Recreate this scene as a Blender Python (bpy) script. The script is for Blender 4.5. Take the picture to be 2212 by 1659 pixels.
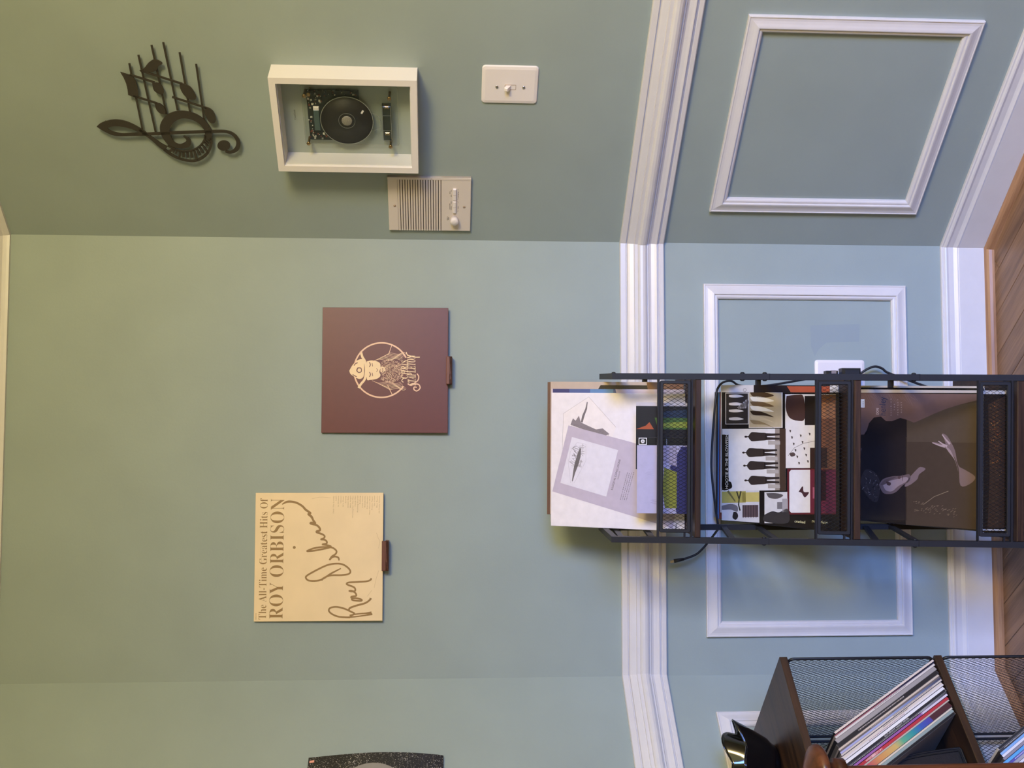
import bpy, math, random
from mathutils import Vector, Matrix
S = bpy.context.scene
for o in list(bpy.data.objects): bpy.data.objects.remove(o)
COL = S.collection
rnd = random.Random(7)

# ------------------------------------------------------------------ camera
F_PX, YAW, PITCH, ROLL = 2292.9, 0.06024, 0.06097, 0.00453
CAM = Vector((-0.52775, -2.67836, 1.4152))
def cam_axes():
    cy, sy = math.cos(YAW), math.sin(YAW)
    fwd = Vector((sy*math.cos(PITCH), cy*math.cos(PITCH), -math.sin(PITCH)))
    r = Vector((cy, -sy, 0)); u = r.cross(fwd); c, s = math.cos(ROLL), math.sin(ROLL)
    return r*c + u*s, u*c - r*s, fwd
RIGHT, UPV, FWD = cam_axes()
cd = bpy.data.cameras.new('camera'); cam = bpy.data.objects.new('camera', cd); COL.objects.link(cam)
cd.sensor_fit = 'HORIZONTAL'; cd.sensor_width = 36; cd.lens = F_PX*36/2212; cd.clip_start = .05
X, Y, Z = -UPV, RIGHT, -FWD                      # the phone was held on its side: world up is image left
M = Matrix(((X.x, Y.x, Z.x), (X.y, Y.y, Z.y), (X.z, Y.z, Z.z))).to_4x4(); M.translation = CAM
cam.matrix_world = M; S.camera = cam

# ------------------------------------------------------------------ light
w = bpy.data.worlds.new('world'); S.world = w; w.use_nodes = True
w.node_tree.nodes['Background'].inputs[0].default_value = (.62, .78, 1, 1)
w.node_tree.nodes['Background'].inputs[1].default_value = .8
def area(name, loc, target, sx, sy, power, col, disk=False, spread=180):
    l = bpy.data.lights.new(name, 'AREA'); l.shape = 'DISK' if disk else 'RECTANGLE'; l.size = sx; l.size_y = sy; l.energy = power; l.color = col
    l.spread = math.radians(spread)
    o = bpy.data.objects.new(name, l); COL.objects.link(o); o.location = loc
    o.rotation_euler = (Vector(target)-Vector(loc)).to_track_quat('-Z', 'Y').to_euler(); return o
area('window_daylight', (1.25, -4.70, 1.45), (-.85, 0, -.42), 1.2, 1.5, 33, (.17, .35, 1), spread=56)     # sky light slanting down through the window
def globe(name, loc, power, col, r):
    l = bpy.data.lights.new(name, 'POINT'); l.energy = power; l.color = col; l.shadow_soft_size = r
    o = bpy.data.objects.new(name, l); COL.objects.link(o); o.location = loc
globe('ceiling_light', (.72, -3.1, 2.26), 208, (1, .81, .39), .30)
VS = S.view_settings
S.display_settings.display_device = 'sRGB'
VS.view_transform = 'Standard'; VS.look = 'None'; VS.gamma = 1; VS.use_curve_mapping = False; VS.exposure = 0.0

# ------------------------------------------------------------------ helpers
def lin(c):
    if isinstance(c, str): c = [int(c[i:i+2], 16)/255 for i in (0, 2, 4)]
    return tuple((x/12.92 if x <= .04045 else ((x+.055)/1.055)**2.4) for x in c[:3])
MATS = {}
def mat(name, col, rough=.5, metal=0., noise=0., nscale=20, bump=0., bscale=200, coat=0., stretch=None, spec=.5, trans=0.):
    if name in MATS: return MATS[name]
    m = bpy.data.materials.new(name); m.use_nodes = True; nt = m.node_tree; b = nt.nodes['Principled BSDF']
    c = lin(col) + (1,)
    b.inputs['Base Color'].default_value = c; b.inputs['Roughness'].default_value = rough; b.inputs['Metallic'].default_value = metal
    b.inputs['Coat Weight'].default_value = coat; b.inputs['Specular IOR Level'].default_value = spec
    if trans: b.inputs['Transmission Weight'].default_value = trans
    tc = nt.nodes.new('ShaderNodeTexCoord')
    def vec():
        if not stretch: return tc.outputs['Object']
        mp = nt.nodes.new('ShaderNodeMapping'); mp.inputs['Scale'].default_value = stretch
        nt.links.new(tc.outputs['Object'], mp.inputs['Vector']); return mp.outputs[0]
    if noise:
        n = nt.nodes.new('ShaderNodeTexNoise'); n.inputs['Scale'].default_value = nscale; n.inputs['Detail'].default_value = 5
        nt.links.new(vec(), n.inputs['Vector'])
        r = nt.nodes.new('ShaderNodeMapRange'); r.inputs[1].default_value = .3; r.inputs[2].default_value = .7
        r.inputs[3].default_value = 1-noise; r.inputs[4].default_value = 1+noise
        nt.links.new(n.outputs[0], r.inputs[0])
        x = nt.nodes.new('ShaderNodeVectorMath'); x.operation = 'SCALE'; x.inputs[0].default_value = c[:3]
        nt.links.new(r.outputs[0], x.inputs['Scale']); nt.links.new(x.outputs[0], b.inputs['Base Color'])
    if bump:
        n = nt.nodes.new('ShaderNodeTexNoise'); n.inputs['Scale'].default_value = bscale; n.inputs['Detail'].default_value = 3
        nt.links.new(vec(), n.inputs['Vector'])
        bp = nt.nodes.new('ShaderNodeBump'); bp.inputs['Strength'].default_value = bump; bp.inputs['Distance'].default_value = .002
        nt.links.new(n.outputs[0], bp.inputs['Height']); nt.links.new(bp.outputs[0], b.inputs['Normal'])
    MATS[name] = m; return m
def wood_mat(name, c1, c2, axis, rough=.45, scale=18, bump=.15):
    m = bpy.data.materials.new(name); m.use_nodes = True; nt = m.node_tree; b = nt.nodes['Principled BSDF']; L = nt.links
    tc = nt.nodes.new('ShaderNodeTexCoord'); mp = nt.nodes.new('ShaderNodeMapping')
    sc = [scale, scale, scale]; sc[axis] = scale*.05; mp.inputs['Scale'].default_value = sc
    oi = nt.nodes.new('ShaderNodeObjectInfo'); ad = nt.nodes.new('ShaderNodeVectorMath'); ad.operation = 'ADD'
    mu = nt.nodes.new('ShaderNodeMath'); mu.operation = 'MULTIPLY'; mu.inputs[1].default_value = 40
    L.new(oi.outputs['Random'], mu.inputs[0]); L.new(tc.outputs['Object'], mp.inputs['Vector']); L.new(mp.outputs[0], ad.inputs[0]); L.new(mu.outputs[0], ad.inputs[1])
    n = nt.nodes.new('ShaderNodeTexNoise'); n.inputs['Scale'].default_value = 3; n.inputs['Detail'].default_value = 6; n.inputs['Distortion'].default_value = .6
    L.new(ad.outputs[0], n.inputs['Vector'])
    n2 = nt.nodes.new('ShaderNodeTexNoise'); n2.inputs['Scale'].default_value = 22; n2.inputs['Detail'].default_value = 3; L.new(ad.outputs[0], n2.inputs['Vector'])
    mx = nt.nodes.new('ShaderNodeMath'); mx.operation = 'MULTIPLY_ADD'; mx.inputs[1].default_value = .35; L.new(n2.outputs[0], mx.inputs[0]); L.new(n.outputs[0], mx.inputs[2])
    r = nt.nodes.new('ShaderNodeValToRGB'); r.color_ramp.elements[0].position = .48; r.color_ramp.elements[1].position = .85
    r.color_ramp.elements[0].color = lin(c1)+(1,); r.color_ramp.elements[1].color = lin(c2)+(1,)
    L.new(mx.outputs[0], r.inputs[0]); L.new(r.outputs[0], b.inputs['Base Color']); b.inputs['Roughness'].default_value = rough
    bp = nt.nodes.new('ShaderNodeBump'); bp.inputs['Strength'].default_value = bump; bp.inputs['Distance'].default_value = .001
    L.new(mx.outputs[0], bp.inputs['Height']); L.new(bp.outputs[0], b.inputs['Normal']); MATS[name] = m; return m
def print_mat(name, rough=.45, coat=0., noise=.04, nscale=60):
    m = mat(name, 'ffffff', rough, coat=coat); nt = m.node_tree; b = nt.nodes['Principled BSDF']
    a = nt.nodes.new('ShaderNodeAttribute'); a.attribute_name = 'Col'
    tc = nt.nodes.new('ShaderNodeTexCoord'); n = nt.nodes.new('ShaderNodeTexNoise'); n.inputs['Scale'].default_value = nscale; n.inputs['Detail'].default_value = 6
    nt.links.new(tc.outputs['Object'], n.inputs['Vector'])
    r = nt.nodes.new('ShaderNodeMapRange'); r.inputs[1].default_value = .3; r.inputs[2].default_value = .7; r.inputs[3].default_value = 1-noise; r.inputs[4].default_value = 1+noise
    nt.links.new(n.outputs[0], r.inputs[0])
    x = nt.nodes.new('ShaderNodeVectorMath'); x.operation = 'SCALE'
    nt.links.new(a.outputs['Color'], x.inputs[0]); nt.links.new(r.outputs[0], x.inputs['Scale']); nt.links.new(x.outputs[0], b.inputs['Base Color']); return m
def glass_mat(name, tint=(1, 1, 1), gloss=.04, rough=.03, f0=1.35):
    m = bpy.data.materials.new(name); m.use_nodes = True; nt = m.node_tree; nt.nodes.remove(nt.nodes['Principled BSDF'])
    t = nt.nodes.new('ShaderNodeBsdfTransparent'); t.inputs[0].default_value = tuple(tint)+(1,)
    g = nt.nodes.new('ShaderNodeBsdfGlossy'); g.inputs['Roughness'].default_value = rough
    fr = nt.nodes.new('ShaderNodeLayerWeight'); fr.inputs[0].default_value = .5
    pw = nt.nodes.new('ShaderNodeMath'); pw.operation = 'POWER'; pw.inputs[1].default_value = 5; nt.links.new(fr.outputs['Facing'], pw.inputs[0])
    ad = nt.nodes.new('ShaderNodeMath'); ad.operation = 'ADD'; ad.use_clamp = True; ad.inputs[1].default_value = gloss; nt.links.new(pw.outputs[0], ad.inputs[0])
    mx = nt.nodes.new('ShaderNodeMixShader'); nt.links.new(ad.outputs[0], mx.inputs[0]); nt.links.new(t.outputs[0], mx.inputs[1]); nt.links.new(g.outputs[0], mx.inputs[2])
    nt.links.new(mx.outputs[0], nt.nodes['Material Output'].inputs[0]); MATS[name] = m; return m

def frame(o, ex, ey, ez):
    m = Matrix(((ex.x, ey.x, ez.x), (ex.y, ey.y, ez.y), (ex.z, ey.z, ez.z))).to_4x4(); m.translation = o; return m
T = lambda x, y, z: Matrix.Translation((x, y, z))
def RZ(a): return Matrix.Rotation(a, 4, 'Z')
def RX(a): return Matrix.Rotation(a, 4, 'X')
def RY(a): return Matrix.Rotation(a, 4, 'Y')
def cr(pts, n=8):                                   # catmull-rom through points (tuples of any length)
    out = []; P = [tuple(p) for p in pts]; P = [P[0]]+P+[P[-1]]
    for i in range(1, len(P)-2):
        for k in range(n):
            t = k/n
            out.append(tuple(.5*(2*b+(c-a)*t+(2*a-5*b+4*c-d)*t*t+(3*b-a-3*c+d)*t**3) for a, b, c, d in zip(P[i-1], P[i], P[i+1], P[i+2])))
    out.append(P[-1]); return out
_tc = bpy.data.curves.new('lettering', 'FONT'); _to = bpy.data.objects.new('lettering', _tc)
def serif(s): return ''.join(chr(0x1D400+ord(c)-65) if 'A' <= c <= 'Z' else chr(0x1D41A+ord(c)-97) if 'a' <= c <= 'z' else c for c in s)
def text2d(body, shear=0., off=0., space=1.):
    _tc.body = body; _tc.size = 1; _tc.shear = shear; _tc.offset = off; _tc.space_character = space; _tc.resolution_u = 4
    _to.to_mesh_clear(); me = _to.to_mesh()
    V = [(v.co.x, v.co.y) for v in me.vertices]; Fs = [tuple(p.vertices) for p in me.polygons]
    return V, Fs
class MB:
    def __init__(s): s.v = []; s.f = []; s.c = []; s.sm = []
    def add(s, vs, fs, col=None, M=None, smooth=False):
        b = len(s.v); s.v += [tuple(M @ Vector(v)) for v in vs] if M else [tuple(v) for v in vs]
        for f in fs: s.f.append(tuple(i+b for i in f)); s.c.append(col); s.sm.append(smooth)
        return s
    def box(s, x0, x1, y0, y1, z0, z1, col=None, M=None):
        v = [(x, y, z) for z in (z0, z1) for y in (y0, y1) for x in (x0, x1)]
        return s.add(v, [(0, 2, 3, 1), (4, 5, 7, 6), (0, 1, 5, 4), (2, 6, 7, 3), (0, 4, 6, 2), (1, 3, 7, 5)], col, M)
    def bbox(s, x0, x1, y0, y1, z0, z1, r=.001, col=None, M=None):   # box with chamfered front (z1) edges
        v = [(x0, y0, z0), (x1, y0, z0), (x1, y1, z0), (x0, y1, z0), (x0, y0, z1-r), (x1, y0, z1-r), (x1, y1, z1-r), (x0, y1, z1-r),
             (x0+r, y0+r, z1), (x1-r, y0+r, z1), (x1-r, y1-r, z1), (x0+r, y1-r, z1)]
        f = [(3, 2, 1, 0), (8, 9, 10, 11)]
        for a in (0, 4): f += [(a+i, a+(i+1) % 4, a+4+(i+1) % 4, a+4+i) for i in range(4)]
        return s.add(v, f, col, M)
    def prism(s, poly, z0, z1, col=None, M=None):
        n = len(poly); area = sum(poly[i][0]*poly[(i+1) % n][1]-poly[(i+1) % n][0]*poly[i][1] for i in range(n))
        if area < 0: poly = poly[::-1]
        v = [(p[0], p[1], z0) for p in poly]+[(p[0], p[1], z1) for p in poly]
        f = [tuple(range(n-1, -1, -1)), tuple(range(n, 2*n))]+[(i, (i+1) % n, n+(i+1) % n, n+i) for i in range(n)]
        return s.add(v, f, col, M)
    def ring(s, outer, inner, z0, z1, col=None, M=None):     # same-length outlines
        n = len(outer); v = [(p[0], p[1], z) for z in (z0, z1) for p in outer]+[(p[0], p[1], z) for z in (z0, z1) for p in inner]; f = []
        for i in range(n):
            j = (i+1) % n
            f += [(n+i, n+j, 3*n+j, 3*n+i), (i, 2*n+i, 2*n+j, j), (i, j, n+j, n+i), (2*n+i, 3*n+i, 3*n+j, 2*n+j)]
        return s.add(v, f, col, M)
    def ribbon(s, pts, z0, z1, col=None, M=None):            # pts: (x, y, width)
        l, r = [], []
        for i, p in enumerate(pts):
            a = pts[max(i-1, 0)]; b = pts[min(i+1, len(pts)-1)]; dx, dy = b[0]-a[0], b[1]-a[1]; d = math.hypot(dx, dy) or 1
            nx, ny = -dy/d*p[2]/2, dx/d*p[2]/2
            l.append((p[0]+nx, p[1]+ny)); r.append((p[0]-nx, p[1]-ny))
        n = len(pts); e_ = 1.5e-6 if z0 == z1 else 0; v = [(q[0], q[1], z+i*e_) for z in (z0, z1) for side in (l, r) for i, q in enumerate(side)]; f = []
        for i in range(n-1):
            f.append((2*n+i+1, 2*n+i, 3*n+i, 3*n+i+1))
            if z1 > z0: f += [(i, i+1, n+i+1, n+i), (i+1, i, 2*n+i, 2*n+i+1), (n+i, n+i+1, 3*n+i+1, 3*n+i)]
        if z1 > z0: f += [(0, n, 3*n, 2*n), (n-1, 3*n-1, 4*n-1, 2*n-1)]
        return s.add(v, f, col, M)
    def tube(s, pts, r, n=8, col=None, cap=True, M=None):
        P = [Vector(p) for p in pts]; rs = r if isinstance(r, (list, tuple)) else [r]*len(P); v = []; u = None
        for i, p in enumerate(P):
            t = (P[min(i+1, len(P)-1)]-P[max(i-1, 0)]).normalized()
            if u is None: u = t.orthogonal().normalized()
            u = (u-t*u.dot(t)).normalized(); w2 = t.cross(u)
            v += [p+(u*math.cos(2*math.pi*k/n)+w2*math.sin(2*math.pi*k/n))*rs[i] for k in range(n)]
        f = [(i*n+k, i*n+(k+1) % n, (i+1)*n+(k+1) % n, (i+1)*n+k) for i in range(len(P)-1) for k in range(n)]
        if cap: f += [tuple(range(n-1, -1, -1)), tuple(range(len(v)-n, len(v)))]
        return s.add(v, f, col, M, n > 5)
    def bar(s, a, b, wx, wz, side=None, col=None):            # rectangular bar from a to b
        a, b = Vector(a), Vector(b); t = (b-a).normalized(); sd = Vector(side or (1, 0, 0)); sd = (sd-t*sd.dot(t)).normalized(); up = t.cross(sd)
        v = [p+sd*i*wx/2+up*j*wz/2 for p in (a, b) for i, j in ((-1, -1), (1, -1), (1, 1), (-1, 1))]
        return s.add(v, [(0, 1, 2, 3), (7, 6, 5, 4), (0, 4, 5, 1), (1, 5, 6, 2), (2, 6, 7, 3), (3, 7, 4, 0)], col)
    def lathe(s, prof, n=32, col=None, M=None, smooth=True):   # (r, z) about local z
        v = [(r*math.cos(2*math.pi*k/n), r*math.sin(2*math.pi*k/n), z) for r, z in prof for k in range(n)]
        f = [(i*n+k, i*n+(k+1) % n, (i+1)*n+(k+1) % n, (i+1)*n+k) for i in range(len(prof)-1) for k in range(n)]
        f += [tuple(range(n-1, -1, -1)), tuple(range(len(v)-n, len(v)))]
        return s.add(v, f, col, M, smooth)
    def poly(s, pts, z, col=None): 
        n = len(pts)
        if sum(pts[i][0]*pts[(i+1) % n][1]-pts[(i+1) % n][0]*pts[i][1] for i in range(n)) < 0: pts = pts[::-1]
        return s.add([(p[0], p[1], z) for p in pts], [tuple(range(n))], col)
    def text(s, body, a, b, h, z, col, shear=0., off=0., space=1., depth=0):  # along a -> b, fitted to the length; h = cap height (None keeps ratio)
        V, Fs = text2d(body, shear, off, space)
        if not V: return s
        x0 = min(v[0] for v in V); x1 = max(v[0] for v in V); y1 = max(v[1] for v in V)
        dx, dy = b[0]-a[0], b[1]-a[1]; L = math.hypot(dx, dy); sx = L/(x1-x0); sy = (h/.72) if h else sx; ca, sa = dx/L, dy/L
        return s.add([(a[0]+(x-x0)*sx*ca-y*sy*sa, a[1]+(x-x0)*sx*sa+y*sy*ca, z) for x, y in V], Fs, col)
    def marks(s, a, b, h, z, col, n=8, seed=1):                 # tiny lettering too small to read: a row of short dashes
        r_ = random.Random(seed); dx, dy = b[0]-a[0], b[1]-a[1]; t = 0.; L = math.hypot(dx, dy) or 1; nx, ny = -dy/L*h, dx/L*h
        while t < 1:
            w_ = r_.uniform(.25, .9)/n; e = min(1, t+w_); k = r_.uniform(.75, 1)
            s.poly([(a[0]+dx*t, a[1]+dy*t), (a[0]+dx*e, a[1]+dy*e), (a[0]+dx*e+nx*k, a[1]+dy*e+ny*k), (a[0]+dx*t+nx, a[1]+dy*t+ny)], z, col); t = e+r_.uniform(.2, .5)/n
        return s
    def build(s, name, m, parent=None, M=None, smooth=None):
        me = bpy.data.meshes.new(name); me.from_pydata(s.v, [], s.f); me.materials.append(MATS[m] if isinstance(m, str) else m)
        if any(c is not None for c in s.c):
            at = me.color_attributes.new('Col', 'FLOAT_COLOR', 'CORNER'); buf = []
            for f, c in zip(s.f, s.c):
                if c is not None and len(f) == len(c) and not isinstance(c, str) and not isinstance(c[0], (int, float)): cc = [lin(k)+(1,) for k in c]   # one colour per corner
                else: cc = [(lin(c or 'ffffff')+(1,))]*len(f)
                for k in cc: buf += k
            at.data.foreach_set('color', buf)
        fl = s.sm if smooth is None else [smooth]*len(s.f)
        me.polygons.foreach_set('use_smooth', fl); me.update()
        o = bpy.data.objects.new(name, me); COL.objects.link(o)
        if parent: o.parent = parent
        if M is not None: o.matrix_local = M if parent else M
        if not parent and M is not None: o.matrix_world = M
        return o
def tag(o, label=None, cat=None, group=None, kind=None):
    if label: o['label'] = label
    if cat: o['category'] = cat
    if group: o['group'] = group
    if kind: o['kind'] = kind
    return o
def thing(name, M, label=None, cat=None, group=None, kind=None):
    o = bpy.data.objects.new(name, None); COL.objects.link(o); o.empty_display_size = .05; o.matrix_world = M
    return tag(o, label, cat, group, kind)
def rrect(x0, x1, y0, y1, r, n=5):
    out = []
    for cx, cy, a in ((x1-r, y1-r, 0), (x0+r, y1-r, 90), (x0+r, y0+r, 180), (x1-r, y0+r, 270)):
        for k in range(n+1):
            t = math.radians(a+90*k/n); out.append((cx+r*math.cos(t), cy+r*math.sin(t)))
    return out
def circ(cx, cy, r, n=32, ry=None): return [(cx+r*math.cos(2*math.pi*k/n), cy+(ry or r)*math.sin(2*math.pi*k/n)) for k in range(n)]

# ------------------------------------------------------------------ the three bay walls
WB, AR, AL = 1.0993, .80684, .79955
dR = Vector((math.cos(AR), -math.sin(AR), 0)); nR = Vector((-math.sin(AR), -math.cos(AR), 0))
dL = Vector((-math.cos(AL), -math.sin(AL), 0)); nL = Vector((math.sin(AL), -math.cos(AL), 0))
UP = Vector((0, 0, 1))
FB = frame(Vector((0, 0, 0)), Vector((1, 0, 0)), UP, Vector((0, -1, 0)))        # local: x right, y up, z out of the wall
FR = frame(Vector((0, 0, 0)), dR, UP, nR)
FL = frame(Vector((-WB, 0, 0)), -dL, UP, nL)
def onplane(Fm, x, y, o=0.):                       # photo measure -> coordinates on a wall
    d = FWD+RIGHT*((1659-y)-829.5)/F_PX-UPV*(x-1106)/F_PX
    n = Fm.col[2].xyz; p0 = Fm.translation+n*o; t = (p0-CAM).dot(n)/d.dot(n); q = Fm.inverted() @ (CAM+d*t); return q.x, q.y

# ------------------------------------------------------------------ materials
def wall_mat():
    m = mat('wall_paint', '98a5a2', .62, noise=.035, nscale=6, bump=.09, bscale=170); return m
wall_mat()
mat('trim_white', 'dad6d5', .32, noise=.02, nscale=30)
mat('ceiling_white', 'e6e0d2', .7, bump=.2, bscale=200)
wood_mat('oak', '6c4e35', '987455', 1, .38, 14)
wood_mat('oak_trim', '946a48', 'b98d66', 0, .4, 22)
wood_mat('walnut', '20140e', '432d21', 0, .42, 30, .3)
wood_mat('rustic', '19120f', '46301f', 0, .38, 16, .3)
wood_mat('peg_wood', '5b3428', '82503a', 0, .5, 30, .3)
wood_mat('post_wood', '3d200f', '6b3d22', 2, .28, 8, .05)
mat('rack_black', '212125', .48, spec=.35, noise=.04, nscale=40)
mat('wire_black', '17181c', .42)
mat('art_black', '38332c', .5, bump=.15, bscale=400)
mat('plate_white', 'ece4e2', .35)
mat('ivory', 'ddd2c8', .42)
mat('ivory_dark', 'b09a86', .5)
mat('grille_dark', '3b3229', .7)
mat('box_white', 'e9e3e0', .4)
mat('box_back', 'a9b0ac', .6)
mat('metal', 'c9c5bd', .25, metal=1)
mat('brass', 'a58a62', .3, metal=1)
mat('pcb', '23282a', .45)
mat('lcd', '4c5c5b', .25)
mat('disc_black', '1f1b1a', .5)
mat('disc_edge', 'b9b7b2', .25, metal=.6)
mat('hub_grey', '8f887c', .5, noise=.3, nscale=600)
mat('comp', '9a9a92', .4)
mat('leather', '1d1e23', .38, bump=.3, bscale=250)
mat('zip_dark', '101114', .5, bump=.3, bscale=300)
mat('gloss_black', '0c0c10', .12, coat=.6)
mat('rubber', '1b1b1e', .5)
mat('paper', 'e6ddd4', .7)
mat('dark_card', '241f1e', .5)
glass_mat('pane', (.97, .985, .98), .02)
glass_mat('acrylic', (.975, .98, .975), .05, .05, 1.3)
glass_mat('polybag', (.96, .96, .97), .03, .12, 1.25)
print_mat('print', .42)
print_mat('print_gloss', .25, coat=.15)
print_mat('print_worn', .55, noise=.045, nscale=12)
def star_mat():
    m = mat('star_print', '201d20', .28, coat=.3); nt = m.node_tree; b = nt.nodes['Principled BSDF']; L = nt.links
    tc = nt.nodes.new('ShaderNodeTexCoord'); v = nt.nodes.new('ShaderNodeTexVoronoi'); v.inputs['Scale'].default_value = 420; L.new(tc.outputs['Object'], v.inputs['Vector'])
    n = nt.nodes.new('ShaderNodeTexNoise'); n.inputs['Scale'].default_value = 14; L.new(tc.outputs['Object'], n.inputs['Vector'])
    wn = nt.nodes.new('ShaderNodeMath'); wn.operation = 'MULTIPLY'; wn.inputs[1].default_value = .62; L.new(n.outputs[0], wn.inputs[0])
    lt = nt.nodes.new('ShaderNodeMath'); lt.operation = 'LESS_THAN'; L.new(v.outputs['Distance'], lt.inputs[0]); L.new(wn.outputs[0], lt.inputs[1])
    sp = nt.nodes.new('ShaderNodeSeparateColor'); L.new(v.outputs['Color'], sp.inputs[0])
    pw = nt.nodes.new('ShaderNodeMath'); pw.operation = 'POWER'; pw.inputs[1].default_value = 3; L.new(sp.outputs[0], pw.inputs[0])
    ml = nt.nodes.new('ShaderNodeMath'); ml.operation = 'MULTIPLY'; L.new(lt.outputs[0], ml.inputs[0]); L.new(pw.outputs[0], ml.inputs[1])
    mx = nt.nodes.new('ShaderNodeMix'); mx.data_type = 'RGBA'; mx.inputs[6].default_value = lin('201d22')+(1,); mx.inputs[7].default_value = lin('f2e9e2')+(1,)
    L.new(ml.outputs[0], mx.inputs[0]); L.new(mx.outputs[2], b.inputs['Base Color'])
star_mat()

# ------------------------------------------------------------------ room shell
HC = 2.585
c0 = Vector((0, 0, 0)); c1 = Vector((-WB, 0, 0)); LR = 2.8
cr_ = c0+dR*LR; cl_ = c1+dL*LR; YB = -4.72
def wallbox(name, a, b, n, z0=0, z1=HC, th=.1):
    m = MB(); e = (b-a); L_ = e.length; ex = e.normalized()
    m.box(0, L_, z0, z1, -th, 0)
    o = m.build(name, 'wall_paint', None, frame(a, ex, UP, n)); return tag(o, kind='structure')
wallbox('wall_back', c1, c0, Vector((0, -1, 0)))
wallbox('wall_right', c0, cr_, nR)
wallbox('wall_left', cl_, c1, nL)
wallbox('wall_side_right', cr_, Vector((cr_.x, YB, 0)), Vector((-1, 0, 0)))
wallbox('wall_side_left', Vector((cl_.x, YB, 0)), cl_, Vector((1, 0, 0)))
wx0, wx1, wz0, wz1 = .65, 1.85, .7, 2.2
m = MB()
for x0, x1, z0, z1 in ((cl_.x, wx0, 0, HC), (wx1, cr_.x, 0, HC), (wx0, wx1, 0, wz0), (wx0, wx1, wz1, HC)): m.box(x0, x1, z0, z1, -.1, 0)
tag(m.build('wall_rear', 'wall_paint', None, frame(Vector((0, YB, 0)), Vector((1, 0, 0)), UP, Vector((0, 1, 0)))), kind='structure')
wn = thing('window_1', frame(Vector((0, YB, 0)), Vector((1, 0, 0)), UP, Vector((0, 1, 0))), kind='structure')
for x0, x1, z0, z1 in ((wx0-.08, wx0, wz0-.08, wz1+.08), (wx1, wx1+.08, wz0-.08, wz1+.08), (wx0, wx1, wz1, wz1+.08), (wx0, wx1, wz0-.08, wz0)):
    MB().bbox(x0, x1, z0, z1, 0, .02, .004).build('window_frame', 'trim_white', wn)
m = MB(); m.box(cl_.x-.1, cr_.x+.1, YB-.1, .1, HC, HC+.1); tag(m.build('ceiling', 'ceiling_white'), kind='structure')
# floor: slab and oak boards running along the right-hand bay wall
fl = thing('floor', T(0, 0, 0), kind='structure')
m = MB(); m.box(cl_.x-.1, cr_.x+.1, YB-.1, .1, -.06, -.0125); m.build('subfloor', 'oak', fl)
bw, bl = .083, 1.15
MFL = RZ(math.radians(-52-90)); me_b = None
plan = [(c0.x, c0.y), (c1.x, c1.y), (cl_.x, cl_.y), (cl_.x, -2.3), (cr_.x, -2.3), (cr_.x, cr_.y)]
def inside(x, y):
    r = False
    for i in range(len(plan)):
        (xa, ya), (xb, yb) = plan[i], plan[i-1]
        if (ya > y) != (yb > y) and x < (xb-xa)*(y-ya)/(yb-ya)+xa: r = not r
    return r
mb = MB().bbox(.0006, bw-.0006, .0006, bl-.0006, -.0125, 0, .0008)
first = None; rest = MB(); cnt = 0
for i in range(-45, 46):
    off = (i*.437) % 1*bl
    for j in range(-4, 5):
        M2 = MFL @ T(i*bw, j*bl+off, 0)
        q = [M2 @ Vector((bw*a, bl*b, 0)) for a in (0, .5, 1) for b in (0, .25, .5, .75, 1)]
        if not any(inside(p.x, p.y) for p in q): continue
        near = any(p.y > -1.1 and -1.6 < p.x < .9 for p in q)
        if near and cnt < 250:
            cnt += 1
            if first is None: first = mb.build('floor_board', 'oak', fl, M2)
            else:
                b = first.copy(); COL.objects.link(b); b.parent = fl; b.matrix_local = M2
        else: rest.bbox(.0006, bw-.0006, .0006, bl-.0006, -.0125, 0, .0008, None, M2)
tag(rest.build('floor_boards_far', 'oak', fl), kind='stuff')

# trim runs: mitred sweeps along left, back and right walls
RUN = [cl_, c1, c0, cr_]; NRM = [nL, Vector((0, -1, 0)), nR]
def sweep(names, prof, matname):
    for i in range(3):
        vs, fs = [], []
        for (out, z) in prof:
            for e in (0, 1):
                c = RUN[i+e]; na = NRM[i]; nb = NRM[i-1 if e == 0 else i+1] if 0 <= (i-1 if e == 0 else i+1) <= 2 else na
                p = c+(na+nb)*(out/(1+na.dot(nb))); vs.append((p.x, p.y, z))
        n = len(prof)
        for k in range(n-1): fs.append((2*k, 2*k+1, 2*k+3, 2*k+2))
        fs += [tuple(range(0, 2*n, 2)), tuple(range(2*n-1, 0, -2))]
        FM = (FL, FB, FR)[i]; m = MB().add(vs, fs); mi = FM.inverted(); m.v = [tuple(mi @ Vector(v)) for v in m.v]
        o = m.build(names[i], matname, None, FM); tag(o, kind='structure')
zt = .9755
rail = [(0, 0), (.009, 0), (.0115, .0015), (.0125, .013), (.0125, .0145), (.0085, .016), (.0085, .0175), (.014, .019), (.016, .024), (.0185, .033), (.0185, .0345), (.022, .0355), (.022, .0435),
        (.027, .045), (.0305, .049), (.0315, .055), (.0300, .061), (.0265, .0655), (.0205, .0675), (.0205, .0715), (.0165, .0735), (.0145, .079), (.0165, .087), (.0185, .092), (.0185, .094), (.0135, .0955),
        (.0135, .0985), (.0110, .1), (.0110, .1015), (.0130, .103), (.0130, .111), (.0105, .1135), (0, .1135)]
sweep(('trim_1', 'trim_2', 'trim_3'), [(o, zt-d) for o, d in rail], 'trim_white')
base = [(0, .1305), (.006, .1305), (.0085, .128), (.0085, .125), (.0125, .122), (.0135, .119), (.0125, .116), (.0115, .113), (.0115, .1), (.0135, .096), (.0165, .0915), (.0165, .0895), (.0145, .0885), (.0155, .087), (.0155, 0.0), (0, 0)]
sweep(('baseboard_left', 'baseboard_back', 'baseboard_right'), base, 'trim_white')
shoe = [(.0155, .0195), (.0185, .0195), (.024, .0175), (.0285, .013), (.031, .006), (.0315, 0), (.0155, 0)]
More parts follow.
